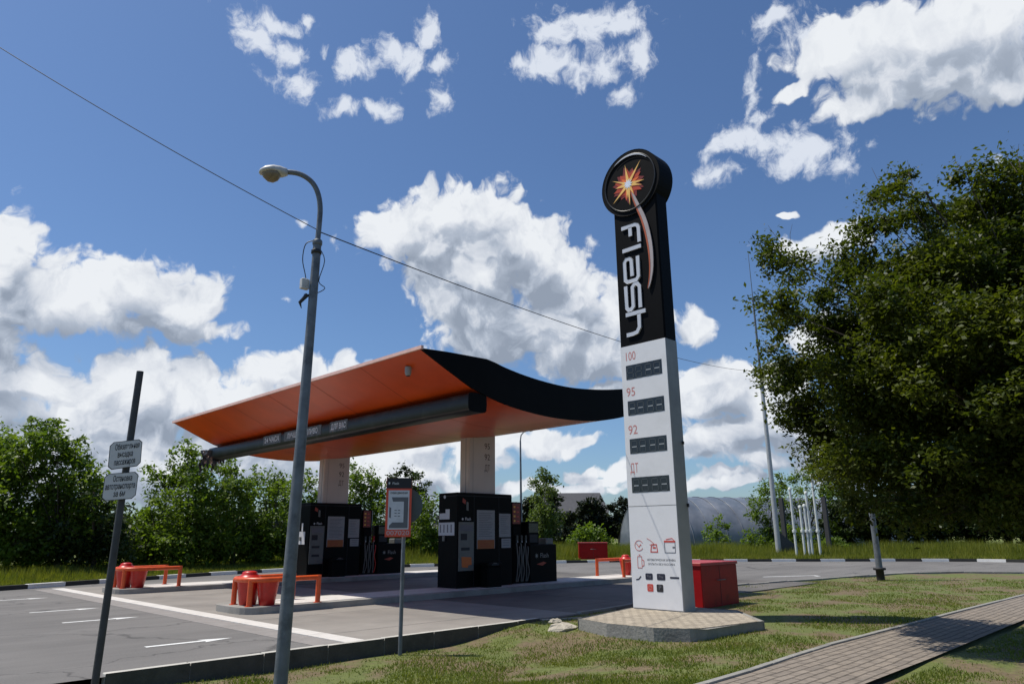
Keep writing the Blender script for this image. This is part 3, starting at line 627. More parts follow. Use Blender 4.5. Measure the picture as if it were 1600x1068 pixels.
mb = MB(); strip(mb, ct, VR+.04, VL-.04, topm, False, 6); mb.add([cm(17.8, VR, 5.34), cm(17.8, VL, 5.34), cm(17.8, VL, 5.88), cm(17.8, VR, 5.88)], [(0, 1, 2, 3)], black); mb.build('roof_sheet', can)
for nm, vv, s in (('fascia', VR, 1), ('fascia', VL, -1)):
    mb = MB(); prof = ct+cb[::-1][:-1]
    mb.poly([(u, z) for u, z in ct]+[(u, z) for u, z in cb[::-1]], lambda a, b, tt: cm(a, vv+s*tt, b+(.006 if b > 5.1 and a > 9 else 0)), black, 0, .05)
    mb.build(nm, can)
mb = MB(); edge = M('pale_pink_lit_edge', (.80, .50, .42), .5)
mb.box(cm(8.75, VR-.052, 5.372), cm(8.815, VL+.052, 5.445), edge).build('front_lit_edge', can)  # pale strip paints the sunlit look of the canopy's front edge
for v in np.linspace(VR+2.3, VL-2.3, 5):                    # joints of the soffit sheets
    mb = MB()
    for (a, b), (c, d) in zip(cb[:-10], cb[1:-10]): mb.add([cm(a, v, b-.003), cm(a, v+.02, b-.003), cm(c, v+.02, d-.003), cm(c, v, d-.003)], [(0, 1, 2, 3)], M('soffit_joint_shadow_gap', (.30, .045, .012), .6))
    mb.build('sheet_joint', can)
# the long black tube under the front slope
cu_, cz_, ru, rz_ = 10.42, 4.435, .28, .215
def ring(k, n=20): a = 2*math.pi*k/n; c, s = math.cos(a), math.sin(a); e = .38; return (cu_+ru*math.copysign(abs(c)**e, c), cz_+rz_*math.copysign(abs(s)**e, s))
mb = MB(); nn = 20; rs = [ring(k) for k in range(nn)]; vs = []; NV = 26
for j in range(NV+1):
    v = VR+.02+(25.45-VR)*j/NV; vs += [cm(u, v, z) for u, z in rs]
mb.add(vs, [(j*nn+k, j*nn+(k+1) % nn, (j+1)*nn+(k+1) % nn, (j+1)*nn+k) for j in range(NV) for k in range(nn)], satin, True)
mb.add(vs[:nn], [tuple(range(nn))], black); tube_o = mb.build('sign_tube', can)
def tf(a, b, tt): return cm(cu_-ru-tt, a, b)
for (a, b, s) in ((21.25, 20.1, '24 ЧАСА'), (19.9, 17.75, 'ЛУЧШЕЕ ТОПЛИВО'), (17.3, 16.4, 'ДЛЯ ВАС')):
    mb = MB().poly([(a, 4.34), (b, 4.34), (b, 4.62), (a, 4.62)], tf, M('grey_sign_film', (.115, .115, .12), .5, var=.5, scale=9, alt=(.05, .05, .052), altscale=5, altlo=.5), .004, -.003)
    mb.text(s, .21, lambda x, y, tt: tf((a+b)/2-x, y+4.47, tt), whiteprint, .007, bold=.003, width=abs(a-b)*.82); mb.build('tube_lettering', can)
mb = MB().lathe(cm(9.15, 12.42, 5.06), [(0, -.07), (.05, -.055), (.07, -.01), (.075, .03), (.075, .14)], M('camera_housing', (.3, .3, .3), .5), 16).lathe(cm(9.15, 12.42, 5.06), [(0, -.074), (.04, -.066), (.05, -.054)], inkm, 12); mb.build('dome_camera', can)
# torn end of the tube
mb = MB(); rnd = random.Random(4)
for k in range(46):
    v = 25.45+rnd.uniform(-.35, .5); u = 10.45+rnd.uniform(-.4, .25); z = 4.62-rnd.uniform(0, .35); L_ = rnd.uniform(.12, .5); w = rnd.uniform(.03, .12); a = rnd.uniform(0, 3.1); P = []
    for j in range(5): s = j/4; P.append((u+rnd.uniform(-.05, .05), v+rnd.uniform(-.05, .05), z-L_*s, w*(1-s*.7)))
    vs = []
    for (x, y, zz, ww) in P: vs += [cm(x-math.cos(a)*ww, y-math.sin(a)*ww, zz), cm(x+math.cos(a)*ww, y+math.sin(a)*ww, zz)]
    mb.add(vs, [(2*j, 2*j+1, 2*j+3, 2*j+2) for j in range(4)], shred if k % 3 == 0 else shredk)
mb.build('torn_lining', can)

# ------------------------------------------------------------------ price pylon
PY = Vector((12.33, 8.36, 0)); ZB = .15
pl = thing('sign_plinth', 'paved concrete plinth under the tall price pylon', 'plinth', (12.2, 8.0, 0))
outl = [(10.22, 8.62), (9.98, 7.8), (10.02, 6.9), (10.30, 6.42), (10.55, 6.27), (12.0, 6.03), (13.3, 7.2), (13.4, 9.15), (12.3, 9.05)]
def pm(a, b, z): return (a-12.2, b-8.0, z)
MB().poly(outl, pm, kerbc, -.22, .135).build('kerb_ring', pl, bevel=.02)
cxx = sum(a for a, b in outl)/len(outl); cyy = sum(b for a, b in outl)/len(outl)
MB().poly([(cxx+(a-cxx)*.955, cyy+(b-cyy)*.955) for a, b in outl], pm, plinthpave, .10, .148).build('block_paving', pl)
py = thing('price_pylon', 'tall white and black price pylon with a round starburst head', 'sign', (12.33, 8.36, .148)); HZ = .148
def pf(a, b, tt): return (-tt, a-8.36, b-HZ)        # on the front face: a = y, b = height
v0, v1, dp = 7.775, 8.945, .42
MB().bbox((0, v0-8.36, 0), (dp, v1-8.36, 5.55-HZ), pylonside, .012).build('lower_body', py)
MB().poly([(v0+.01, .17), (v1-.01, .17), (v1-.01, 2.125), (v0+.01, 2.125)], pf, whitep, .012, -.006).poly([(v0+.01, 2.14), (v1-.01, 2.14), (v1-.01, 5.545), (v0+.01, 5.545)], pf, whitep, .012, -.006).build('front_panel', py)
MB().bbox((-.012, v0-8.36, 5.552-HZ), (dp, v1-8.36, 9.0-HZ), black, .03).build('upper_body', py)
cz, cr = 9.36, .80; cy_ = 8.42
mb = MB(); n = 48
prof = [(-.05, cr-.03), (-.05, cr-.05)]
def disc(r, t0, t1, mat, nseg=48): return MB().poly([(cy_+r*math.cos(2*math.pi*k/nseg), cz+r*math.sin(2*math.pi*k/nseg)) for k in range(nseg)], pf, mat, t0, t1)
disc(cr, .045, -dp-.06, black).build('round_head', py, bevel=.03)
mb = MB(); P = [(cy_+(cr-.11)*math.cos(2*math.pi*k/48), cz+(cr-.11)*math.sin(2*math.pi*k/48)) for k in range(49)]; mb.tube([pf(a, b, .05) for a, b in P], .022, satin, 8, False).build('head_rim', py)
mb = MB().ribbon([(cy_+(cr-.13)*math.cos(a), cz+(cr-.13)*math.sin(a)) for a in np.linspace(math.radians(55), math.radians(140), 16)], [.004+.034*math.sin(math.pi*i/15) for i in range(16)], pf, silver, .075, .08); mb.build('chrome_arc', py)
# starburst
sc_, sz_ = 8.455, 9.33; rnd = random.Random(2)
mb = MB()
def sp(k, r0, r1, ph, jag): return [(sc_+a, sz_+b) for a, b in star_pts(k, r0, r1, ph, jag)]
mb.poly(sp(11, .30, .46, .2, [1, .92, 1.05, .85, 1, .95]), pf, M('deep_red_glow_print', (.20, .016, .006), .4), .049)
mb.poly(sp(11, .26, .40, .35, [1, .9, 1.08, .85]), pf, M('red_orange_print', (.50, .055, .008), .4), .053)
mb.poly(sp(9, .14, .32, .1, [1, .8, 1.1, .9]), pf, M('bright_orange_print', (.85, .17, .015), .4), .057)
for an, ln, w in ((97, .52, .05), (52, .60, .045), (-6, .45, .05), (-22, .40, .05), (-88, .54, .05), (-99, .36, .06), (-142, .58, .05), (178, .36, .07), (152, .50, .035), (-65, .34, .05)):
    a = math.radians(an); dx, dz = -math.cos(a), math.sin(a); nx, nz = -dz, dx
    mb.poly([(sc_+nx*w, sz_+nz*w), (sc_+dx*ln, sz_+dz*ln), (sc_-nx*w, sz_-nz*w)], pf, M('hot_yellow_print', (.95, .55, .14), .4), .061+.0007*len(mb.f) % .004)
mb.poly([(sc_+a, sz_+b) for a, b in star_pts(10, .07, .13)], pf, M('pale_star_core', (.72, .76, .85), .4), .068)
mb.build('starburst', py)
# comet tail from the star down past the letters
tail = [(8.40, 9.20), (8.33, 8.95), (8.22, 8.65), (8.11, 8.35), (8.03, 8.0), (7.98, 7.6), (7.98, 7.2), (8.03, 6.9), (8.10, 6.70)]
tail = smooth_curve(tail, 3); nt = len(tail); wd = [.02+.115*math.sin(math.pi*(i/(nt-1))**.85)**.8 for i in range(nt)]; wd[0] = .05; wd[-1] = .008
mb = MB().ribbon(tail, wd, pf, M('comet_silver_print', (.42, .36, .35), .4), .03, .055)
mb.ribbon([(a+w*.36, b) for (a, b), w in zip(tail, wd)], [w*.30 for w in wd], pf, M('comet_orange_print', (.45, .10, .03), .4), .0555, .059); mb.build('comet_tail', py)
# raised letters, read from top to bottom
def letters(mb, strokes, z0, w=.078):
    for st in strokes: mb.ribbon(st, w, lambda a, b, tt: pf(8.69-b, z0-a, tt), silver, .010, .045)
for nm, z0, st in (('F', 8.30, [[(0, -.03), (0, .33), (.03, .40), (.10, .43), (.44, .43)], [(.04, .2), (.24, .2)]]),
                   ('l', 7.75, [[(0, -.03), (0, .46)]]),
                   ('a', 7.53, [[(0, .36), (.47, .36), (.54, .30), (.54, .06), (.48, 0), (.06, 0), (0, .05), (0, .14), (.06, .19), (.42, .19)]]),
                   ('s', 6.90, [[(.56, .36), (.07, .36), (0, .31), (0, .24), (.06, .18), (.50, .18), (.56, .12), (.56, .05), (.50, 0), (0, 0)]]),
                   ('h', 6.24, [[(0, -.03), (0, .48)], [(.04, .31), (.34, .31), (.44, .24), (.46, .14), (.46, -.03)]])):
    mb = MB(); letters(mb, st, z0); mb.build('raised_letter', py, bevel=.006)
# prices: grade names and unlit digit panels
for k, (nm, zt, zd, mt) in enumerate((('100', 5.30, 4.955, pinkprint), ('95', 4.515, 4.175, pinkprint), ('92', 3.70, 3.365, pinkprint), ('ДТ', 2.90, 2.565, pinkprint))):
    MB().text(nm, .27, lambda a, b, tt: pf(8.84-a, zt+b, tt), mt, .014, 'LEFT', width={'100': .25, '95': .22, '92': .23, 'ДТ': .20}[nm]).build('grade_name', py)
    mb = MB().poly([(7.905, zd-.155), (8.815, zd-.155), (8.815, zd+.155), (7.905, zd+.155)], pf, displayk, .016, -.01)
    for d in range(4):
        c = 8.70-d*.215-(.03 if d > 1 else 0)
        for (x0, y0, x1, y1, mm) in ((-.07, 0, .07, 0, segl), (-.07, .12, .07, .12, segm), (-.07, -.12, .07, -.12, segm), (-.08, .02, -.08, .11, segm), (.08, .02, .08, .11, segm), (-.08, -.02, -.08, -.11, segm), (.08, -.02, .08, -.11, segm)):
            if (mm is segl) and k == 0 and d < 2: mm = segm
            mb.ribbon([(c-x0*.9, zd+y0-.015), (c-x1*.9, zd+y1-.015)], .020, pf, mm, .017, .020)
    mb.build('price_display', py)
# icons, note and payment marks near the foot
def arc(c, r, a0, a1, n=14): return [(c[0]-r*math.cos(math.radians(a0+(a1-a0)*k/n)), c[1]+r*math.sin(math.radians(a0+(a1-a0)*k/n))) for k in range(n+1)]
w = .012
mb = MB(); mb.ribbon(arc((8.72, 1.36), .10, 30, 330), w, pf, pinkprint, .013, .016).ribbon([(8.78, 1.40), (8.72, 1.33), (8.68, 1.38), (8.66, 1.36)], w, pf, redprint, .013, .016); mb.build('service_icon', py)
mb = MB(); mb.ribbon([(8.52, 1.50), (8.44, 1.46), (8.36, 1.40), (8.37, 1.36), (8.46, 1.38)], w, pf, pinkprint, .013, .016).ribbon([(8.42, 1.38), (8.30, 1.38), (8.28, 1.24), (8.44, 1.24), (8.42, 1.36)], w*1.6, pf, redprint, .013, .016).ribbon([(8.39, 1.32), (8.32, 1.32)], .03, pf, redprint, .013, .016); mb.build('service_icon', py)
mb = MB(); mb.ribbon([(8.11, 1.42), (8.11, 1.23), (7.87, 1.23), (7.87, 1.42)], w, pf, inkg, .013, .016).ribbon([(8.12, 1.44), (7.86, 1.44)], .035, pf, redprint, .013, .016).ribbon([(8.07, 1.48), (7.93, 1.50), (7.89, 1.46)], w, pf, redprint, .013, .016).ribbon([(7.93, 1.33), (7.88, 1.33)], .03, pf, inkg, .013, .016); mb.build('service_icon', py)
mb = MB(); mb.ribbon([(8.77, 1.15), (8.67, 1.15), (8.67, .93), (8.77, .93), (8.77, 1.14)], w, pf, pinkprint, .013, .016).ribbon([(8.66, 1.09), (8.62, 1.07), (8.62, .98), (8.66, .96)], w, pf, redprint, .013, .016).ribbon([(8.74, 1.18), (8.70, 1.18)], w, pf, redprint, .013, .016); mb.build('service_icon', py)
MB().text('АВТОМАТИЧЕСКАЯ ЗАПРАВКА', .058, lambda a, b, tt: pf(8.21-a, 1.085+b, tt), inkm, .014, width=.66).build('service_note', py)
mb = MB().text('ОПЛАТА БЕЗ КАССИРА', .055, lambda a, b, tt: pf(8.21-a, 1.005+b, tt), inkm, .014, width=.62); mb.build('service_note', py)
mb = MB(); rr = lambda x0, y0, x1, y1: [(x0-.015, y0), (x1+.015, y0), (x1, y0+.015), (x1, y1-.015), (x1+.015, y1), (x0-.015, y1), (x0, y1-.015), (x0, y0+.015)]
navy = M('navy_print', (.02, .022, .04), .5)
PM = lambda m_: m_.build('payment_mark', py)
PM(MB().poly(rr(8.60, .71, 8.43, .83), pf, navy, .016, .013).text('Pay', .075, lambda a, b, tt: pf(8.515-a, .775+b, tt), inkg, .017))
PM(MB().poly(rr(8.33, .71, 8.14, .83), pf, navy, .016, .013).text('Pay', .075, lambda a, b, tt: pf(8.235-a, .775+b, tt), inkg, .017))
PM(MB().poly(rr(8.35, .49, 8.20, .63), pf, inkm, .016, .013).text('P', .13, lambda a, b, tt: pf(8.275-a, .565+b, tt), inkg, .017))
PM(MB().poly(rr(8.57, .49, 8.43, .63), pf, redprint, .016, .013).ribbon(arc((8.50, .56), .035, 0, 330), .014, pf, pinkprint, .017, .018))
PM(MB().ribbon([(8.83, .70), (8.76, .715), (8.71, .77)], .022, pf, navy, .013, .016)); PM(MB().ribbon([(8.03, .765), (7.83, .765)], .032, pf, navy, .013, .016))
MB().box((dp*.8, v0-8.36-.03, 3.2), (dp*.8+.05, v0-8.36+.01, 3.26), inkm).build('bracket', py)
MB().box((dp*.85, v0-8.36-.03, 1.95), (dp*.85+.05, v0-8.36+.01, 2.02), inkm).build('bracket', py)

# ------------------------------------------------------------------ red chests
def chest(name, label, loc, sx, sy, h, rz, grp='red metal chests'):
    t = thing(name, label, 'chest', loc, rz, grp)
    MB().bbox((0, 0, 0), (sx, sy, h-.07), redm, .01).box((sx*.5-.006, -.004, .03), (sx*.5+.006, .01, h-.09), inkm).build('body', t)
    MB().bbox((-.025, -.025, h-.068), (sx+.025, sy+.025, h), M('faded_red_lid', (.34, .03, .03), .5, var=.15) , .012).build('lid', t)
    MB().tube([(sx*.4, -.02, h*.6), (sx*.4, -.05, h*.6), (sx*.6, -.05, h*.6), (sx*.6, -.02, h*.6)], .01, galv, 6).build('handle', t)
    return t
chest('red_chest', 'large red metal chest standing right behind the price pylon', (14.62, 8.72, -.03), 1.62, 1.15, .98, 0)
p = at(905, 872, 43.9)
chest('red_chest', 'distant red metal chest on the grass beyond the far kerb', (p.x, p.y, .12), 1.7, .8, .98, math.radians(-47))

# ------------------------------------------------------------------ street lamp near the camera
LB = Vector((4.37, 8.21, -.19)); lamp = thing('street_lamp', 'grey street lamp post in front of the canopy with a curved arm', 'street lamp', LB)
def lm(p): return tuple(Vector(p)-LB)
top = Vector((4.44, 8.17, 5.93))
MB().tube([(0, 0, -.2), lm(Vector((4.385, 8.205, 1.0))), lm(Vector((4.42, 8.18, 4.2))), lm(Vector((4.432, 8.175, 5.45)))], [.082, .078, .060, .055], galv, 16).lathe(lm((4.432, 8.175, 5.45)), [(.06, -.03), (.066, -.02), (.066, .03), (.05, .05)], galv, 16).build('pole', lamp)
arm = [(4.432, 8.175, 5.45), (4.438, 8.172, 5.75), (4.435, 8.173, 5.98), (4.40, 8.19, 6.18), (4.33, 8.225, 6.33), (4.23, 8.28, 6.42), (4.12, 8.335, 6.455), (4.0, 8.40, 6.45)]
MB().tube([lm(p) for p in smooth_curve([Vector(a) for a in arm], 3)], .036, galv, 12).build('arm', lamp)
hd = MB(); d = Vector((-.27, .135, -.055)).normalized(); A = Vector((4.02, 8.39, 6.452)); side = d.cross(Vector((0, 0, 1))).normalized(); upv = side.cross(d)
def head_ring(s, w, hu, hdn, n=16):
    s *= .82; w *= 1.2; hu *= 1.3; hdn *= 1.3; c = A+d*s; out = []
    for k in range(n):
        a = 2*math.pi*k/n; out.append(lm(c+side*w*math.cos(a)+upv*((hu if math.sin(a) > 0 else hdn)*math.sin(a))))
    return out
def loft(rings, mat, smooth=True):
    n = len(rings[0]); vs = sum(rings, []); return vs, [(i*n+k, (i+1)*n+k, (i+1)*n+(k+1) % n, i*n+(k+1) % n) for i in range(len(rings)-1) for k in range(n)]+[tuple(range(n)), tuple(range(len(vs)-1, len(vs)-1-n, -1))]
vs, fs = loft([head_ring(0, .04, .04, .04), head_ring(.05, .055, .05, .05), head_ring(.10, .075, .065, .055), head_ring(.22, .105, .075, .03), head_ring(.34, .10, .065, .02), head_ring(.43, .06, .035, .01), head_ring(.455, .015, .008, .005)], None)
hd.add(vs, fs, lampshell, True).build('lamp_head', lamp)
vs, fs = loft([head_ring(.11, .05, .01, .05), head_ring(.17, .085, .01, .095), head_ring(.25, .09, .01, .115), head_ring(.33, .08, .01, .10), head_ring(.40, .045, .005, .05)], None)
MB().add(vs, fs, lampglass, True).build('lamp_glass', lamp)
P0 = Vector((4.418, 8.182, 5.0))
MB().bbox(lm(P0+Vector((-.15, .02, -.22))), lm(P0+Vector((-.04, .10, -.08))), lampshell, .01).build('junction_box', lamp)
MB().tube([lm(P0+Vector(q)) for q in smooth_curve([Vector(x) for x in ((-.02, 0, .48), (-.12, .06, .42), (-.14, .08, .2), (-.10, .06, 0), (-.08, .05, -.1))], 4)], .007, hosem, 6).tube([lm(P0+Vector(q)) for q in smooth_curve([Vector(x) for x in ((.03, -.02, .4), (.10, -.08, .2), (.05, -.05, -.1), (.12, -.1, -.2), (.02, 0, -.28), (-.1, .05, -.3))], 4)], .006, hosem, 6)\
  .tube([lm(P0+Vector(q)) for q in ((-.06, .03, -.3), (-.14, .07, -.42), (-.12, .05, -.5))], [.03, .022, .004], hosem, 8).build('cable_loop', lamp)
MB().lathe(lm((4.428, 8.178, 5.32)), [(.062, -.03), (.07, -.025), (.07, .02), (.058, .03)], hosem, 14).build('clamp', lamp)
def wire(name, label, a, b, sag, r=.008):
    a, b = Vector(a), Vector(b); P = []
    for k in range(41): s = k/40; q = a.lerp(b, s); q.z -= 4*sag*s*(1-s); P.append(tuple(q-a))
    t = MB().tube(P, r, hosem, 6).build(name, None, label, 'cable'); t.location = a
cpt = at(494, 358, 9.28); far1 = at(-160, -28, 12.0); far2 = at(1195, 580, 40)
wire('overhead_cable', 'thin dark cable rising from the lamp post to the top left', cpt, far1, .10, .006)
wire('overhead_cable', 'thin dark cable dropping from the lamp post behind the price pylon', at(499, 362, 9.28), far2, .5, .008)

# ------------------------------------------------------------------ leaning sign post on the left
t = thing('sign_post', 'dark leaning post with two white Cyrillic plates, at the left edge', 'sign post', (2.11, 7.22, -.2))
B0 = Vector((2.11, 7.22, -.2)); TP = at(219, 580, 7.5)
MB().tube([(0, 0, -.2), tuple(TP-B0)], [.031, .031], darkpole, 14).build('post', t)
ax = (TP-B0).normalized()
def plate(x0, y0, x1, y1, x2, y2, lines, sizes):
    D = 7.44; a, b, c = at(x0, y0, D), at(x1, y1, D), at(x2, y2, D)     # top left, top right, bottom left
    ex = (b-a); W_ = ex.length; ex.normalize(); ey = (c-a); ey = ey-ex*ey.dot(ex)*0; H_ = ey.length; ey.normalize(); nrm = ex.cross(ey).normalized(); nrm = nrm if nrm.dot(CAM-a) > 0 else -nrm
    def mp(px_, py_, tt): return tuple(a+ex*px_+ey*py_+nrm*tt-B0)
    def rr(m_, r): return [(m_+r, m_), (W_-m_-r, m_), (W_-m_, m_+r), (W_-m_, H_-m_-r), (W_-m_-r, H_-m_), (m_+r, H_-m_), (m_, H_-m_-r), (m_, m_+r)]
    o = MB().poly(rr(0, .03), mp, darkpole, -.018, .0).build('plate', t)
    mb = MB().poly(rr(.006, .028), mp, sheet, .001, .003)
    for k, (s, wq) in enumerate(zip(lines, sizes)): mb.text(s, .074, lambda p_, q_, tt: mp(W_*.5+p_+(.012 if k == 0 else 0), H_*(.22+.28*k)-q_, tt), inkm, .0045, width=wq*W_, bold=.0012)
    mb.build('face', o)
    pm_ = (a+b)/2
    for fr_ in (.25, .75):
        q = a+ex*W_*.5+ey*H_*fr_-B0; s = (q-Vector((0, 0, 0))); foot = ax*q.dot(ax)
        MB().tube([tuple(q), tuple(foot)], .012, darkpole, 6).build('bracket', o)
plate(172, 691, 223, 685, 168, 734, ['Обязательная', 'высадка', 'пассажиров'], [.74, .46, .64])
plate(164, 740, 217, 736, 158, 783, ['Остановка', 'автотранспорта', 'за 6м'], [.56, .88, .34])

# ad board on a thin post in front of the forecourt
AB = Vector((7.14, 9.67, -.215)); t = thing('ad_board', 'small red bordered scheme board on a thin post by the near kerb', 'sign board', AB)
MB().tube([(0, 0, -.1), (0, 0, 2.62)], .032, galv, 12).build('post', t)
ex = (Vector((7.225, 9.605, 0))-Vector((6.895, 9.845, 0))); W_ = ex.length; ex.normalize(); nrm = Vector((-S2-.05, -S2, 0)).normalized(); nrm = (nrm-ex*nrm.dot(ex)).normalized(); org = Vector((6.895, 9.845, 0))+nrm*.055-AB
def bm_(a, b, tt): q = org+ex*a+nrm*tt; return (q.x, q.y, b+.215)
W2 = W_
bd = MB().poly([(0, 1.575), (W2, 1.575), (W2, 2.51), (0, 2.51)], bm_, M('board_red_print', (.72, .085, .04), .5), -.012, .004).build('board', t, bevel=.003)
MB().poly([(0, 2.34), (W2, 2.34), (W2, 2.512), (0, 2.512)], bm_, inkm, .0055).poly([(W2*.1+.02*a, 2.425+.03*b) for a, b in star_pts(7, .4, 1)], bm_, whiteprint, .0075).text('Flash', .055, lambda a, b, tt: bm_(W2*.22+a, 2.42+b, tt), whiteprint, .0075, 'LEFT').build('header', bd)
mb = MB().poly([(.035, 1.69), (W2-.035, 1.69), (W2-.035, 2.31), (.035, 2.31)], bm_, M('board_white_print', (.62, .61, .64), .5), .0055)
mb.text('СХЕМА ДВИЖЕНИЯ', .04, lambda a, b, tt: bm_(W2*.5+a, 2.265+b, tt), inkm, .0075, width=W2*.68, bold=.001)
gp_ = M('grey_scheme_print', (.13, .13, .145), .5)
mb.poly([(.09, 2.20), (W2-.05, 2.20), (W2-.05, 1.71), (.06, 1.71), (.06, 1.75), (.11, 1.80), (W2-.12, 1.80), (W2-.12, 2.13), (.11, 2.13)], bm_, gp_, .007)
mb.poly([(.055, 1.88), (.085, 1.865), (.085, 2.03), (.055, 2.045)], bm_, gp_, .007)
for i in range(2):
    for j in range(3): mb.ribbon([(.14+.055*i, 1.90+j*.045), (.175+.055*i, 1.90+j*.045)], .012, bm_, gp_, .0068, .0075)
mb.build('scheme', bd)
MB().text('007020', .10, lambda a, b, tt: bm_(W2*.5+a, 1.632+b, tt), M('pink_white_print', (.60, .36, .36), .5), .0075, width=W2*.9, bold=.002).build('board_number', bd)
# round road sign seen from behind, on the same post
t2 = thing('road_sign', 'bare grey back of a round road sign behind the ad board', 'road sign', AB+Vector((0, 0, 2.25)))
rd = Vector((.78, -.62, 0)).normalized()
MB().poly([(.30*math.cos(2*math.pi*k/36), .30*math.sin(2*math.pi*k/36)) for k in range(36)], lambda a, b, tt: (rd.x*a+.62*tt+.03, rd.y*a+.78*tt+.045, b+.03), signback, 0, .012).build('disc', t2)
MB().tube([(-.03, -.02, .1), (.05, .06, .1)], .012, galv, 6).build('clamp', t2)

# ------------------------------------------------------------------ distant poles
q = at(1218, 872, 47.5); t = thing('lightning_mast', 'tall thin grey mast rising beyond the far kerb, left of the big tree', 'mast', (q.x, q.y, .1)); H_ = at(1172, 398, 47.5).z
MB().tube([(0, 0, 0), (0, 0, 10.5)], [.17, .12], palepole, 10).lathe((0, 0, 10.4), [(.15, 0), (.15, .25)], galv, 10).build('lower_pole', t)
MB().tube([(0, 0, 10.5), (0, 0, 16.5)], [.085, .06], galv, 8).lathe((0, 0, 16.4), [(.09, 0), (.09, .2)], galv, 10).build('upper_pole', t)
MB().tube([(0, 0, 16.5), (0, 0, H_)], [.03, .018], galv, 6).build('rod', t)
MB().lathe((0, 0, 0), [(.30, 0), (.30, .06), (.2, .08)], galv, 12).add([(.08, 0, 0), (1.5, -1.3, 0), (.08, 0, 1.6)], [(0, 1, 2)], M('dark_stay_plate', (.05, .055, .06), .6)).build('foot', t)
q = at(815, 868, 45); t = thing('street_lamp', 'distant thin street lamp standing between the pump and the leafy tree', 'street lamp', (q.x, q.y, .1))
tz = at(813, 688, 45).z
MB().tube([(0, 0, 0), (0, 0, tz-.1)], [.09, .05], galv, 8).build('pole', t)
r_ = rgt0; MB().tube([(0, 0, tz-.1), tuple(r_*.05+Vector((0, 0, tz+.25))), tuple(r_*.22+Vector((0, 0, tz+.45))), tuple(r_*.5+Vector((0, 0, tz+.55)))], .04, galv, 6).build('arm', t)
MB().lathe(tuple(r_*.66+Vector((0, 0, tz+.55))), [(0, -.08), (.16, -.03), (.18, .03), (0, .09)], lampshell, 10).build('lamp_head', t)
for k, (xb, yb, xt, yt, nm) in enumerate(((1246, 874, 1233, 764, 'first'), (1259, 874, 1250, 792, 'second'), (1266, 873, 1259, 790, 'third'), (1271, 874, 1261, 770, 'fourth'), (1283, 872, 1272, 742, 'fifth'))):
    q = at(xb, yb, 46.2); h = at(xt, yt, 46.2).z-.1
    o = thing('vent_pipe', f'{nm} white vent pipe from the left, in the row right of the tall mast', 'vent pipe', (q.x, q.y, .1), group='white vent pipes beyond the far kerb')
    MB().tube([(0, 0, 0), (0, 0, h)], .075, whitepipe, 8).build('pipe', o)
    MB().lathe((0, 0, h), [(.10, -.05), (.11, .05), (.05, .12)], whitepipe, 8).build('cap', o)
    MB().lathe((0, 0, 1.55), [(.12, -.08), (.13, 0), (.12, .08)], whitepipe, 8).build('collar', o)
for x0, lb in ((1230, 'dark wooden post left of the white vent pipes'), (1298, 'dark wooden post right of the white vent pipes')):
    q = at(x0, 872, 49); MB().box((-.12, -.12, 0), (.12, .12, 3.6), M('dark_timber', (.05, .05, .052), .9)).build('timber_post', None, lb, 'post', 'dark timber posts').location = (q.x, q.y, .1)
q = Vector((26.9, 9.1, -.03)); t = thing('lamp_column', 'steel column on the lawn, its top hidden in the big tree', 'pole', q)
MB().tube([(0, 0, .3), (0, 0, 5.5)], [.11, .075], galv, 12).build('shaft', t)
MB().lathe((0, 0, 0), [(.13, 0), (.13, .34), (.20, .35), (.20, .42), (.12, .43)], M('tarred_base', (.015, .015, .016), .7), 14).build('base', t)

# ------------------------------------------------------------------ buildings
q = at(893, 840, 112); t = thing('house', 'distant house with a plain grey roof between the trees', 'house', (q.x, q.y, .5), math.radians(-45))
MB().box((-5, -4, 0), (5, 4, 4.2), wallm).build('wall', t)
MB().add([(-5.4, -4.4, 4.1), (5.4, -4.4, 4.1), (5.4, 4.4, 4.1), (-5.4, 4.4, 4.1), (-4.6, 0, 7.2), (4.6, 0, 7.2)], [(0, 1, 5, 4), (2, 3, 4, 5), (1, 2, 5), (3, 0, 4), (3, 2, 1, 0)], slate).build('roof', t)
for x in (-3, 0, 3): MB().box((x-.5, -4.03, 1.3), (x+.5, -3.99, 2.7), glassm).build('window', t)
a0 = at(1010, 840, 62); t = thing('greenhouse', 'long barrel roofed greenhouse under grey plastic film beyond the field', 'greenhouse', (a0.x, a0.y, .35), math.radians(-45+22))
R = 4.25; Lg = 30; mb = MB(); n = 20; vs = []; K = 18
for j in range(K+1):
    for k in range(n+1):
        a = math.pi*k/n; sag = 1-.012*abs(math.sin(j*math.pi)) ; vs.append((j*Lg/K, -R*math.cos(a)*1.02, R*math.sin(a)*sag*1.0+.0))
mb.add(vs, [(j*(n+1)+k, (j+1)*(n+1)+k, (j+1)*(n+1)+k+1, j*(n+1)+k+1) for j in range(K) for k in range(n)], filmm, True).build('film_cover', t)
MB().add(vs[:n+1], [tuple(range(n+1))], filmm).add(vs[-n-1:], [tuple(range(n, -1, -1))], filmm).build('end_wall', t)
for j in range(K+1): MB().tube([(j*Lg/K, -(R+.03)*math.cos(math.pi*k/n)*1.02, (R+.03)*math.sin(math.pi*k/n)) for k in range(n+1)], .03, filmm, 5, False).build('hoop', t)

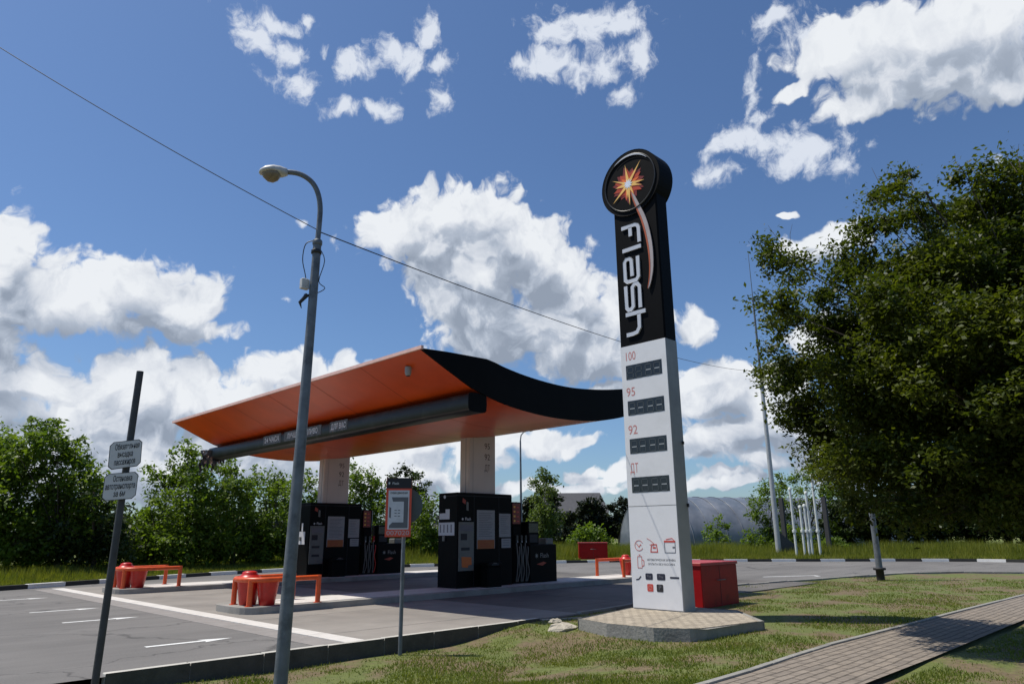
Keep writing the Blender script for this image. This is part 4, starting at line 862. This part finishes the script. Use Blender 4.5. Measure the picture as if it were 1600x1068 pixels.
# ------------------------------------------------------------------ vegetation
lf_dark = leaf_mat('dark_leaves', (.018, .032, .009), (.045, .072, .014), .3)
lf_big = leaf_mat('olive_green_leaves', (.024, .043, .007), (.100, .120, .015), .44)
lf_mid = leaf_mat('mid_green_leaves', (.058, .108, .015), (.165, .235, .030), .46)
lf_light = leaf_mat('fresh_green_leaves', (.062, .100, .022), (.135, .180, .045), .4)
lf_far = leaf_mat('far_dark_leaves', (.010, .016, .009), (.022, .032, .013), .2)
def leaves_np(cent, size, rng, up=.35):
    n = len(cent); nrm = rng.normal(size=(n, 3)); nrm[:, 2] = np.abs(nrm[:, 2])+up; nrm /= np.linalg.norm(nrm, axis=1)[:, None]
    a = rng.normal(size=(n, 3)); a -= nrm*(a*nrm).sum(1)[:, None]; a /= np.linalg.norm(a, axis=1)[:, None]; b = np.cross(nrm, a)
    s = size*rng.uniform(.6, 1.35, n)[:, None]
    return np.stack([cent-a*s, cent-b*s*.5+nrm*s*.12, cent+a*s, cent+b*s*.5+nrm*s*.12], 1)
def quads_obj(name, Q, mat, parent=None):
    n = len(Q); me = bpy.data.meshes.new(name); me.vertices.add(n*4); me.loops.add(n*4); me.polygons.add(n)
    me.vertices.foreach_set('co', Q.reshape(-1).astype(np.float32)); me.loops.foreach_set('vertex_index', np.arange(n*4, dtype=np.int32)); me.polygons.foreach_set('loop_start', np.arange(0, n*4, 4, dtype=np.int32))
    me.materials.append(mat); me.update(); me.validate(); o = bpy.data.objects.new(name, me); COL.objects.link(o); o.parent = parent; return o
def tris_obj(name, T, mat, parent=None):
    n = len(T); me = bpy.data.meshes.new(name); me.vertices.add(n*3); me.loops.add(n*3); me.polygons.add(n)
    me.vertices.foreach_set('co', T.reshape(-1).astype(np.float32)); me.loops.foreach_set('vertex_index', np.arange(n*3, dtype=np.int32)); me.polygons.foreach_set('loop_start', np.arange(0, n*3, 3, dtype=np.int32))
    me.materials.append(mat); me.update(); me.validate(); o = bpy.data.objects.new(name, me); COL.objects.link(o); o.parent = parent; return o
def tree(name, label, base, lobes, mat, seed, leaf=.1, nclump=None, per=26, clump_r=.3, trunk_r=.12, fork=.35, grp=None, cat='tree', shell=.55, limbs=True, upg=.35, limb_k=.45):
    """lobes: (centre, radius) in world metres. Twig clumps fill each lobe, thicker toward its outside."""
    rng = np.random.default_rng(seed); base = Vector(base); t = thing(name, label, cat, base, 0, grp); C = []
    for c, r in lobes:
        k = int(nclump*r*r); d = rng.normal(size=(k, 3)); d /= np.linalg.norm(d, axis=1)[:, None]
        rr = r*(shell+(1-shell)*rng.random(k))**.8*rng.uniform(.75, 1.12, k); q = d*rr[:, None]; q[:, 2] *= .9
        C.append(np.array(c)[None]+q)
    C = np.concatenate(C); m_ = len(C); cr = clump_r*rng.uniform(.5, 1.3, m_)
    cc = np.repeat(C, per, 0); rr = np.repeat(cr, per)[:, None]; off = rng.normal(size=(m_*per, 3))*rr*np.array([.55, .55, .42]); cent = cc+off
    cent = cent[cent[:, 2] > .12]
    quads_obj('crown', leaves_np(cent-np.array(base)[None], leaf, rng, upg), mat, t)
    if limbs:
        mb = MB(); zt = sum(c[2] for c, r in lobes)/len(lobes); cx_ = sum(c[0] for c, r in lobes)/len(lobes); cy2 = sum(c[1] for c, r in lobes)/len(lobes)
        zf = base.z+max(.4, (zt-base.z)*fork); fk = Vector((base.x*.8+cx_*.2, base.y*.8+cy2*.2, zf)); mid = base.lerp(fk, .5)+Vector((rng.uniform(-.1, .1), rng.uniform(-.1, .1), 0))
        mb.tube([tuple(base*0+Vector((0, 0, -.1))), tuple(mid-base), tuple(fk-base)], [trunk_r*1.25, trunk_r, trunk_r*.85], bark, 8)
        for c, r in lobes:
            c = Vector(c); m1 = fk.lerp(c, .45)+Vector((rng.uniform(-.15, .15), rng.uniform(-.15, .15), .12*(c-fk).length)); sc_ = trunk_r*limb_k
            mb.tube([tuple(fk-base), tuple(m1-base), tuple(c-base)], [sc_, sc_*.6, sc_*.2], bark, 6)
            for q in range(5):
                dd = Vector(rng.normal(size=3)).normalized()*r*.8; dd.z = abs(dd.z)*.8; mb.tube([tuple(c-base), tuple(c+dd*.5-base+Vector((0, 0, .05*r))), tuple(c+dd-base)], [sc_*.28, sc_*.18, sc_*.06], bark, 5)
        mb.build('trunk', t)
    return t
def px_lobes(L_, D, seed, dd=.6):
    r = random.Random(seed); out = []
    for (x, y, rad) in L_:
        D_ = D+r.uniform(-dd, dd); c = at(x, y, D_); out.append((tuple(c), rad*D_/1130*1.0))
    return out
# the big tree on the right, its crown reaching over the lawn
BT = [(1216, 402, 34), (1203, 388, 22), (1245, 410, 24), (1208, 478, 38), (1225, 500, 30), (1235, 440, 24), (1240, 500, 26), (1222, 585, 42), (1212, 545, 20), (1262, 575, 40), (1250, 640, 44), (1290, 470, 34), (1300, 500, 40), (1335, 405, 40), (1322, 440, 36), (1362, 365, 34), (1362, 320, 22),
 (1398, 292, 30), (1412, 275, 20), (1428, 330, 36), (1400, 345, 26), (1508, 272, 24), (1530, 262, 16), (1572, 292, 40), (1598, 262, 26), (1525, 330, 44), (1470, 345, 30), (1610, 340, 60), (1440, 420, 62), (1400, 470, 60), (1500, 410, 60), (1560, 420, 70), (1340, 540, 64),
 (1310, 600, 60), (1400, 560, 70), (1480, 520, 76), (1570, 520, 80), (1620, 460, 70), (1290, 680, 46), (1330, 730, 56), (1300, 740, 30), (1370, 640, 70), (1450, 640, 76), (1540, 640, 80), (1610, 620, 80), (1395, 720, 62), (1460, 740, 62), (1530, 740, 66), (1600, 730, 66),
 (1350, 785, 34), (1410, 785, 40), (1475, 795, 36), (1535, 795, 38), (1590, 800, 36), (1532, 832, 10), (1440, 815, 22), (1700, 400, 120), (1720, 560, 140), (1700, 700, 120), (1820, 480, 150)]
rr_ = random.Random(3); lob = []
for (x, y, rad) in BT:
    for k in range(2 if rad > 40 and x < 1640 else 1):
        D_ = 12.3+rr_.uniform(-1.3, 1.3)+(.0 if k == 0 else 1.5); lob.append((tuple(at(x, y, D_)), rad*D_/1130*rr_.uniform(.90, 1.08)))
for (x, y, rad, D_) in ((1390, 480, 60, 14), (1460, 560, 70, 13), (1540, 470, 75, 13.5), (1600, 560, 80, 13), (1420, 660, 60, 14.5), (1500, 650, 70, 13.5), (1580, 680, 70, 14.5), (1650, 620, 90, 14), (1700, 500, 100, 13), (1480, 420, 60, 14.5), (1560, 380, 60, 15),
        (1440, 600, 40, 10.9), (1520, 520, 44, 10.8), (1570, 640, 46, 10.8), (1620, 480, 56, 10.8), (1480, 720, 30, 11), (1700, 560, 90, 10.6),
        (1540, 600, 60, 16.5), (1620, 700, 60, 17), (1700, 650, 80, 15), (1480, 740, 46, 13.5), (1560, 760, 46, 14.5)):
    lob.append((tuple(at(x, y, D_)), rad*D_/1130))
tb = at(1775, 870, 13.6)
BIG = tree('broadleaf_tree', 'big dark broadleaf tree filling the right edge of the picture', (tb.x, tb.y, 0), lob, lf_big, 11, leaf=.042, nclump=72, per=84, clump_r=.22, trunk_r=.2, fork=.42, shell=.25, upg=.5, limb_k=.13)
# bare twigs standing out of its top
mb = MB(); B_ = BIG.location
for (x, y, x2, y2) in ((1385, 300, 1362, 262), (1390, 330, 1352, 300), (1225, 385, 1200, 352), (1235, 385, 1238, 350), (1340, 390, 1335, 350), (1430, 300, 1418, 250), (1590, 270, 1572, 236), (1595, 262, 1592, 225), (1500, 265, 1492, 240), (1447, 300, 1480, 350)):
    a, b = at(x, y, 12.2), at(x2, y2, 12.4); thick = .018 if y2 > y else .005
    mb.tube([tuple(a-B_), tuple(a.lerp(b, .5)+Vector((.02, .03, .03))-B_), tuple(b-B_)], [thick, thick*.8, thick*1.1 if y2 > y else .002], bark, 5)
mb.build('twig', BIG)

def cat_low(n): return n == 'leafy_tree'
def ftree(name, label, L_, D, mat, seed, base_x=None, leaf=.10, nclump=16, per=38, clump_r=.40, dd=1.1, **kw):
    L_ = list(L_); nclump = nclump*1.75; kw.setdefault('shell', .35); kw.setdefault('limb_k', .25)
    if cat_low(name): x0 = min(x-r for x, y, r in L_); x1 = max(x+r for x, y, r in L_); L_ += [(x0+(x1-x0)*f, 850+6*(k % 2), 24) for k, f in enumerate((.15, .4, .65, .88))]
    bx = base_x if base_x is not None else sum(x for x, y, r in L_)/len(L_)
    if cat_low(name):
        r2 = random.Random(seed*7); top = min(L_, key=lambda l: l[1]-l[2])
        for k in range(5): x = x0+(x1-x0)*(k+.5)/5+r2.uniform(-5, 5); y_ = min([l[1]-l[2] for l in L_ if abs(l[0]-x) < l[2]] or [800]); L_ += [(x, y_-r2.uniform(0, 9), 7), (x+r2.uniform(-3, 3), y_+8, 9)]
    b = at(bx, 872, D); return tree(name, label, (b.x, b.y, .05), px_lobes(L_, D, seed, dd), mat, seed, leaf=leaf, nclump=nclump, per=per, clump_r=clump_r, **kw)
G1 = 'leafy trees beyond the far kerb'
ftree('leafy_tree', 'tallest bushy tree at the far left, behind the leaning sign post', [(60, 690, 26), (88, 680, 18), (40, 720, 34), (95, 725, 32), (130, 750, 30), (60, 770, 46), (110, 800, 48), (40, 830, 48), (85, 850, 44), (135, 840, 40), (150, 790, 30), (120, 720, 18), (70, 665, 12)], 36, lf_mid, 21, grp=G1, nclump=15)
ftree('leafy_tree', 'bushy tree cut by the left edge of the picture', [(-30, 720, 50), (5, 730, 34), (-20, 790, 60), (10, 840, 44), (-70, 780, 70)], 37, lf_mid, 22, grp=G1)
ftree('leafy_tree', 'darker bush at the foot of the tallest left tree, beside the sign post', [(150, 810, 32), (165, 850, 34), (120, 860, 30), (175, 820, 22)], 35, lf_dark, 23, grp=G1)
ftree('leafy_tree', 'low green bush right of the leaning sign post', [(215, 840, 30), (240, 860, 28), (205, 870, 22), (235, 820, 22), (260, 850, 28)], 37, lf_mid, 24, grp=G1)
ftree('leafy_tree', 'pointed bushy tree under the left tip of the canopy', [(292, 708, 12), (300, 725, 18), (285, 745, 26), (310, 750, 26), (250, 745, 14), (255, 770, 22), (290, 790, 40), (250, 810, 26), (300, 840, 44), (330, 790, 34)], 38, lf_mid, 25, grp=G1)
ftree('leafy_tree', 'bushy tree standing right of the pointed tree under the canopy tip', [(352, 742, 14), (345, 765, 22), (370, 760, 18), (365, 800, 36), (345, 840, 40), (385, 840, 36), (378, 775, 18), (362, 735, 8)], 39, lf_mid, 26, grp=G1)
ftree('leafy_tree', 'bushy tree just left of the near lamp post', [(402, 755, 14), (425, 762, 18), (410, 790, 30), (440, 770, 18), (430, 820, 34), (400, 850, 32), (445, 850, 28), (395, 768, 10)], 40, lf_mid, 27, grp=G1)
ftree('leafy_tree', 'bushy tree behind the left hand kiosk, seen left of its column', [(470, 765, 20), (490, 790, 26), (480, 830, 36), (500, 860, 30), (455, 800, 20)], 43, lf_mid, 28, grp=G1)
ftree('leafy_tree', 'bright leafy tree between the left hand column and the ad board', [(560, 752, 18), (580, 762, 20), (555, 785, 28), (590, 790, 24), (575, 830, 34), (605, 840, 26), (548, 840, 26)], 44, lf_mid, 29, grp=G1)
ftree('dark_tree', 'dark open crowned tree rising right behind the ad board', [(632, 738, 12), (615, 748, 12), (650, 745, 12), (662, 765, 12), (640, 770, 22), (660, 790, 16), (620, 775, 14)], 62, lf_dark, 30, base_x=642, nclump=9, leaf=.14)
ftree('leafy_tree', 'bright bush between the ad board and the right hand kiosk', [(665, 800, 18), (650, 830, 28), (675, 845, 26), (630, 850, 26), (690, 860, 20), (668, 870, 18)], 44, lf_mid, 31, grp=G1)
ftree('slender_tree', 'slender light green tree just right of the right hand pump', [(848, 742, 10), (862, 750, 9), (836, 755, 8), (850, 768, 13), (865, 772, 8), (838, 780, 10), (850, 800, 16), (862, 815, 12), (835, 815, 14), (850, 830, 16), (872, 808, 8)], 50, lf_light, 32, leaf=.10, nclump=30)
ftree('dark_tree', 'dark rounded tree behind the slender light green tree', [(820, 800, 20), (835, 790, 18), (868, 780, 14), (862, 800, 18), (810, 820, 22)], 70, lf_far, 33, leaf=.2, nclump=9)
ftree('dark_tree', 'dark rounded tree right of the distant house', [(918, 792, 16), (930, 785, 12), (910, 805, 18), (935, 808, 18), (925, 830, 24), (900, 825, 20), (950, 825, 16)], 78, lf_far, 34, leaf=.2, nclump=9)
ftree('dark_tree', 'dark tree immediately left of the price pylon', [(955, 793, 9), (975, 788, 11), (965, 805, 13), (985, 800, 10), (975, 820, 15), (955, 830, 16)], 78, lf_far, 35, leaf=.2, nclump=9)
ftree('dark_tree', 'dark low tree behind the right hand pump cabinet', [(870, 830, 22), (880, 850, 22), (890, 810, 14), (850, 850, 20), (830, 850, 20)], 68, lf_far, 36, leaf=.2, nclump=9)
ftree('green_bush', 'rounded green bush behind the distant red chest', [(905, 838, 14), (920, 828, 14), (935, 838, 14), (925, 850, 18), (900, 852, 16), (945, 850, 14), (960, 856, 10)], 54, lf_mid, 37, leaf=.12, nclump=14)
ftree('green_bush', 'pointed green bush in front of the greenhouse', [(1122, 812, 7), (1112, 822, 8), (1130, 822, 8), (1120, 838, 11), (1106, 838, 9), (1134, 840, 8), (1122, 802, 4)], 56, lf_mid, 38, leaf=.11, nclump=14)
ftree('leafy_tree', 'small tree behind the tall mast, right of the greenhouse', [(1188, 785, 12), (1202, 772, 12), (1215, 790, 14), (1190, 810, 14), (1208, 830, 18), (1180, 800, 8), (1228, 810, 14)], 55, lf_mid, 39, nclump=12)
ftree('leafy_tree', 'leafy tree mixed with the white vent pipes', [(1222, 758, 9), (1236, 750, 10), (1250, 770, 12), (1262, 745, 10), (1278, 740, 14), (1262, 790, 16), (1290, 770, 18), (1240, 830, 18), (1300, 760, 16)], 52, lf_mid, 40, nclump=11)
for k, (x, y, r, lb) in enumerate(((1320, 800, 34, 'dark green thicket right of the white vent pipes'), (1385, 795, 40, 'dark green thicket behind the steel column on the lawn'), (1450, 790, 44, 'dark green thicket under the middle of the big tree'), (1525, 790, 46, 'dark green thicket under the right half of the big tree'), (1600, 785, 48, 'dark green thicket at the right edge of the picture'))):
    ftree('dark_thicket', lb, [(x, y, r), (x-24, y+26, r*.7), (x+26, y+24, r*.7), (x, y+36, r*.6), (x+14, y-20, r*.6)], 58, lf_dark, 50+k, leaf=.15, nclump=11, cat='thicket')
# far wooded horizon
rng = np.random.default_rng(5); C = []
for k in range(420):
    x = rng.uniform(-500, 2300); D_ = rng.uniform(150, 230); y = 836-rng.uniform(0, 34)*(.6+.5*math.sin(x*.02)); p = at(x, y, D_); C.append((p.x, p.y, p.z))
C = np.array(C); cent = np.repeat(C, 60, 0)+rng.normal(size=(len(C)*60, 3))*np.array([2.6, 2.6, 1.5]); cent[:, 2] = np.maximum(cent[:, 2], .3)
o = quads_obj('distant_woodland', leaves_np(cent, .8, rng), lf_far); tag(o, kind='stuff', label='dark distant woodland along the horizon', cat='woodland')

# grass
def value_noise(x, y, s, seed):
    r = np.random.default_rng(seed).random((64, 64)); X = x*s; Y = y*s; i = np.floor(X).astype(int); j = np.floor(Y).astype(int); fx = X-i; fy = Y-j; fx = fx*fx*(3-2*fx); fy = fy*fy*(3-2*fy)
    g_ = lambda a, b: r[a % 64, b % 64]
    return (g_(i, j)*(1-fx)+g_(i+1, j)*fx)*(1-fy)+(g_(i, j+1)*(1-fx)+g_(i+1, j+1)*fx)*fy
def blades(pos, h, w, rng, lean=.45):
    n = len(pos); a = rng.uniform(0, 2*np.pi, n); d = np.stack([np.cos(a), np.sin(a), np.zeros(n)], 1)*w[:, None]*.5; b = rng.uniform(0, 2*np.pi, n)
    tip = pos+np.stack([np.cos(b)*h*lean*rng.random(n), np.sin(b)*h*lean*rng.random(n), h], 1); return np.stack([pos-d, pos+d, tip], 1)
gr_a = leaf_mat('short_lawn_grass', (.105, .160, .020), (.200, .210, .042), .35)
gr_b = leaf_mat('yellowed_field_grass', (.125, .160, .018), (.240, .240, .045), .4)
rng = np.random.default_rng(8); n = 420000
# more blades where the lawn is near
th = rng.uniform(math.radians(4), math.radians(92), n); dist = 8.2+rng.random(n)**1.6*22; gu = dist*np.cos(th); gv = dist*np.sin(th)
K = np.array([lerp_poly(NEAR_KERB, float(x)) for x in np.linspace(-10, 34, 200)]); Ku = np.interp(gu, np.linspace(-10, 34, 200), K)
PU = [p[0] for p in pts]; lo = np.interp(gu, PU, [p[1] for p in pts])-.12; hi = np.interp(gu, PU, [p[2] for p in pts])+.12
def inside(px_, py_, poly):
    c = np.zeros(len(px_), bool); j = len(poly)-1
    for i in range(len(poly)):
        xi, yi = poly[i]; xj, yj = poly[j]; c ^= ((yi > py_) != (yj > py_)) & (px_ < (xj-xi)*(py_-yi)/(yj-yi+1e-9)+xi); j = i
    return c
dn = value_noise(gu, gv, .9, 3)*.55+value_noise(gu, gv, 2.6, 4)*.45
keep = (gv < Ku-.05) & (gv > -5) & (gu < 33.5) & ~((gv > lo) & (gv < hi)) & ~inside(gu, gv, outl) & (rng.random(n) < np.clip((dn-.32)*3.4, .06, 1)) & ~((gu > 14.6) & (gu < 16.3) & (gv > 8.7) & (gv < 9.9))
gu, gv, dn = gu[keep], gv[keep], dn[keep]
e = np.clip((gu-8.2)/2.6, 0, 1); e = e*e*(3-2*e); kk = np.clip((gv-4.9)/2.6, 0, 1); gz = -.01-.20*(1-e)*kk*kk*(3-2*kk)+.012*np.sin(gu*2.1+gv*1.3)+.01*np.sin(gu*.9-gv*2.7)
h = (.018+.035*rng.random(len(gu)))*(.5+.9*dn); w = .007+.010*rng.random(len(gu))*(1+np.hypot(gu, gv)/18)
o = tris_obj('lawn_grass', blades(np.stack([gu, gv, gz-.004], 1), h, w, rng, .9), gr_a); tag(o, 'short worn grass of the lawn between kerb and footpath', 'grass', kind='stuff')
# weeds beyond the far kerb
def along(poly, off, n, rng):
    P = np.array(poly, float); seg = np.hypot(*(P[1:]-P[:-1]).T); cum = np.concatenate([[0], np.cumsum(seg)]); s = rng.random(n)*cum[-1]; i = np.clip(np.searchsorted(cum, s)-1, 0, len(seg)-1)
    t_ = (s-cum[i])/seg[i]; p = P[i]+(P[i+1]-P[i])*t_[:, None]; d = (P[i+1]-P[i])/seg[i][:, None]; nn = p-np.array([8, 4]); nn /= np.linalg.norm(nn, axis=1)[:, None]; return p+nn*off[:, None]
FK = FAR_KERB[2:-1]; n = 170000; off = .35+rng.random(n)**1.5*13; p = along(FK, off, n, rng); dn = value_noise(p[:, 0], p[:, 1], .5, 12)
chq = np.array([[q_.x, q_.y] for q_ in (at(922, 872, 44.2),)])[0]; kp = np.hypot(p[:, 0]-chq[0], p[:, 1]-chq[1]) > 1.7; p, off, dn = p[kp], off[kp], dn[kp]; n = len(p); lw = np.where(p[:, 0] < 21, .5, 1.0)
h = lw*(.18+.9*np.clip((off-.3)/3.0, 0, 1)*(.35+.65*dn))*rng.uniform(.5, 1.15, n); w = .03+.03*rng.random(n)
o = tris_obj('tall_weeds', blades(np.stack([p[:, 0], p[:, 1], np.full(n, .1)], 1), h, w, rng, .5), gr_b); tag(o, 'tall yellow green weeds growing beyond the far kerb', 'weeds', kind='stuff')
# crumbled concrete by the broken kerb end
rnd = random.Random(9)
for k, (x, y, s, lb) in enumerate(((10.55, 9.45, .16, 'smaller lump of broken concrete beside the kerb end'), (10.15, 8.95, .30, 'flat pale lump of concrete left of the plinth'))):
    mb = MB(); vs = []; n = 9
    for z_, r in ((-.06, 1.0), (.02, 1.05), (.07, .7), (.085, .3)):
        for j in range(n): a = 2*math.pi*j/n; q = s*r*rnd.uniform(.75, 1.2); vs.append((q*math.cos(a), q*math.sin(a)*.8, z_*min(1, s*5)*rnd.uniform(.8, 1.1)))
    mb.add(vs, [(i*n+j, i*n+(j+1) % n, (i+1)*n+(j+1) % n, (i+1)*n+j) for i in range(3) for j in range(n)]+[tuple(range(3*n, 4*n))], rubble)
    mb.build('concrete_lump', None, lb, 'rubble', 'broken concrete lumps').location = (x, y, lawn_z(x, y)+.01)
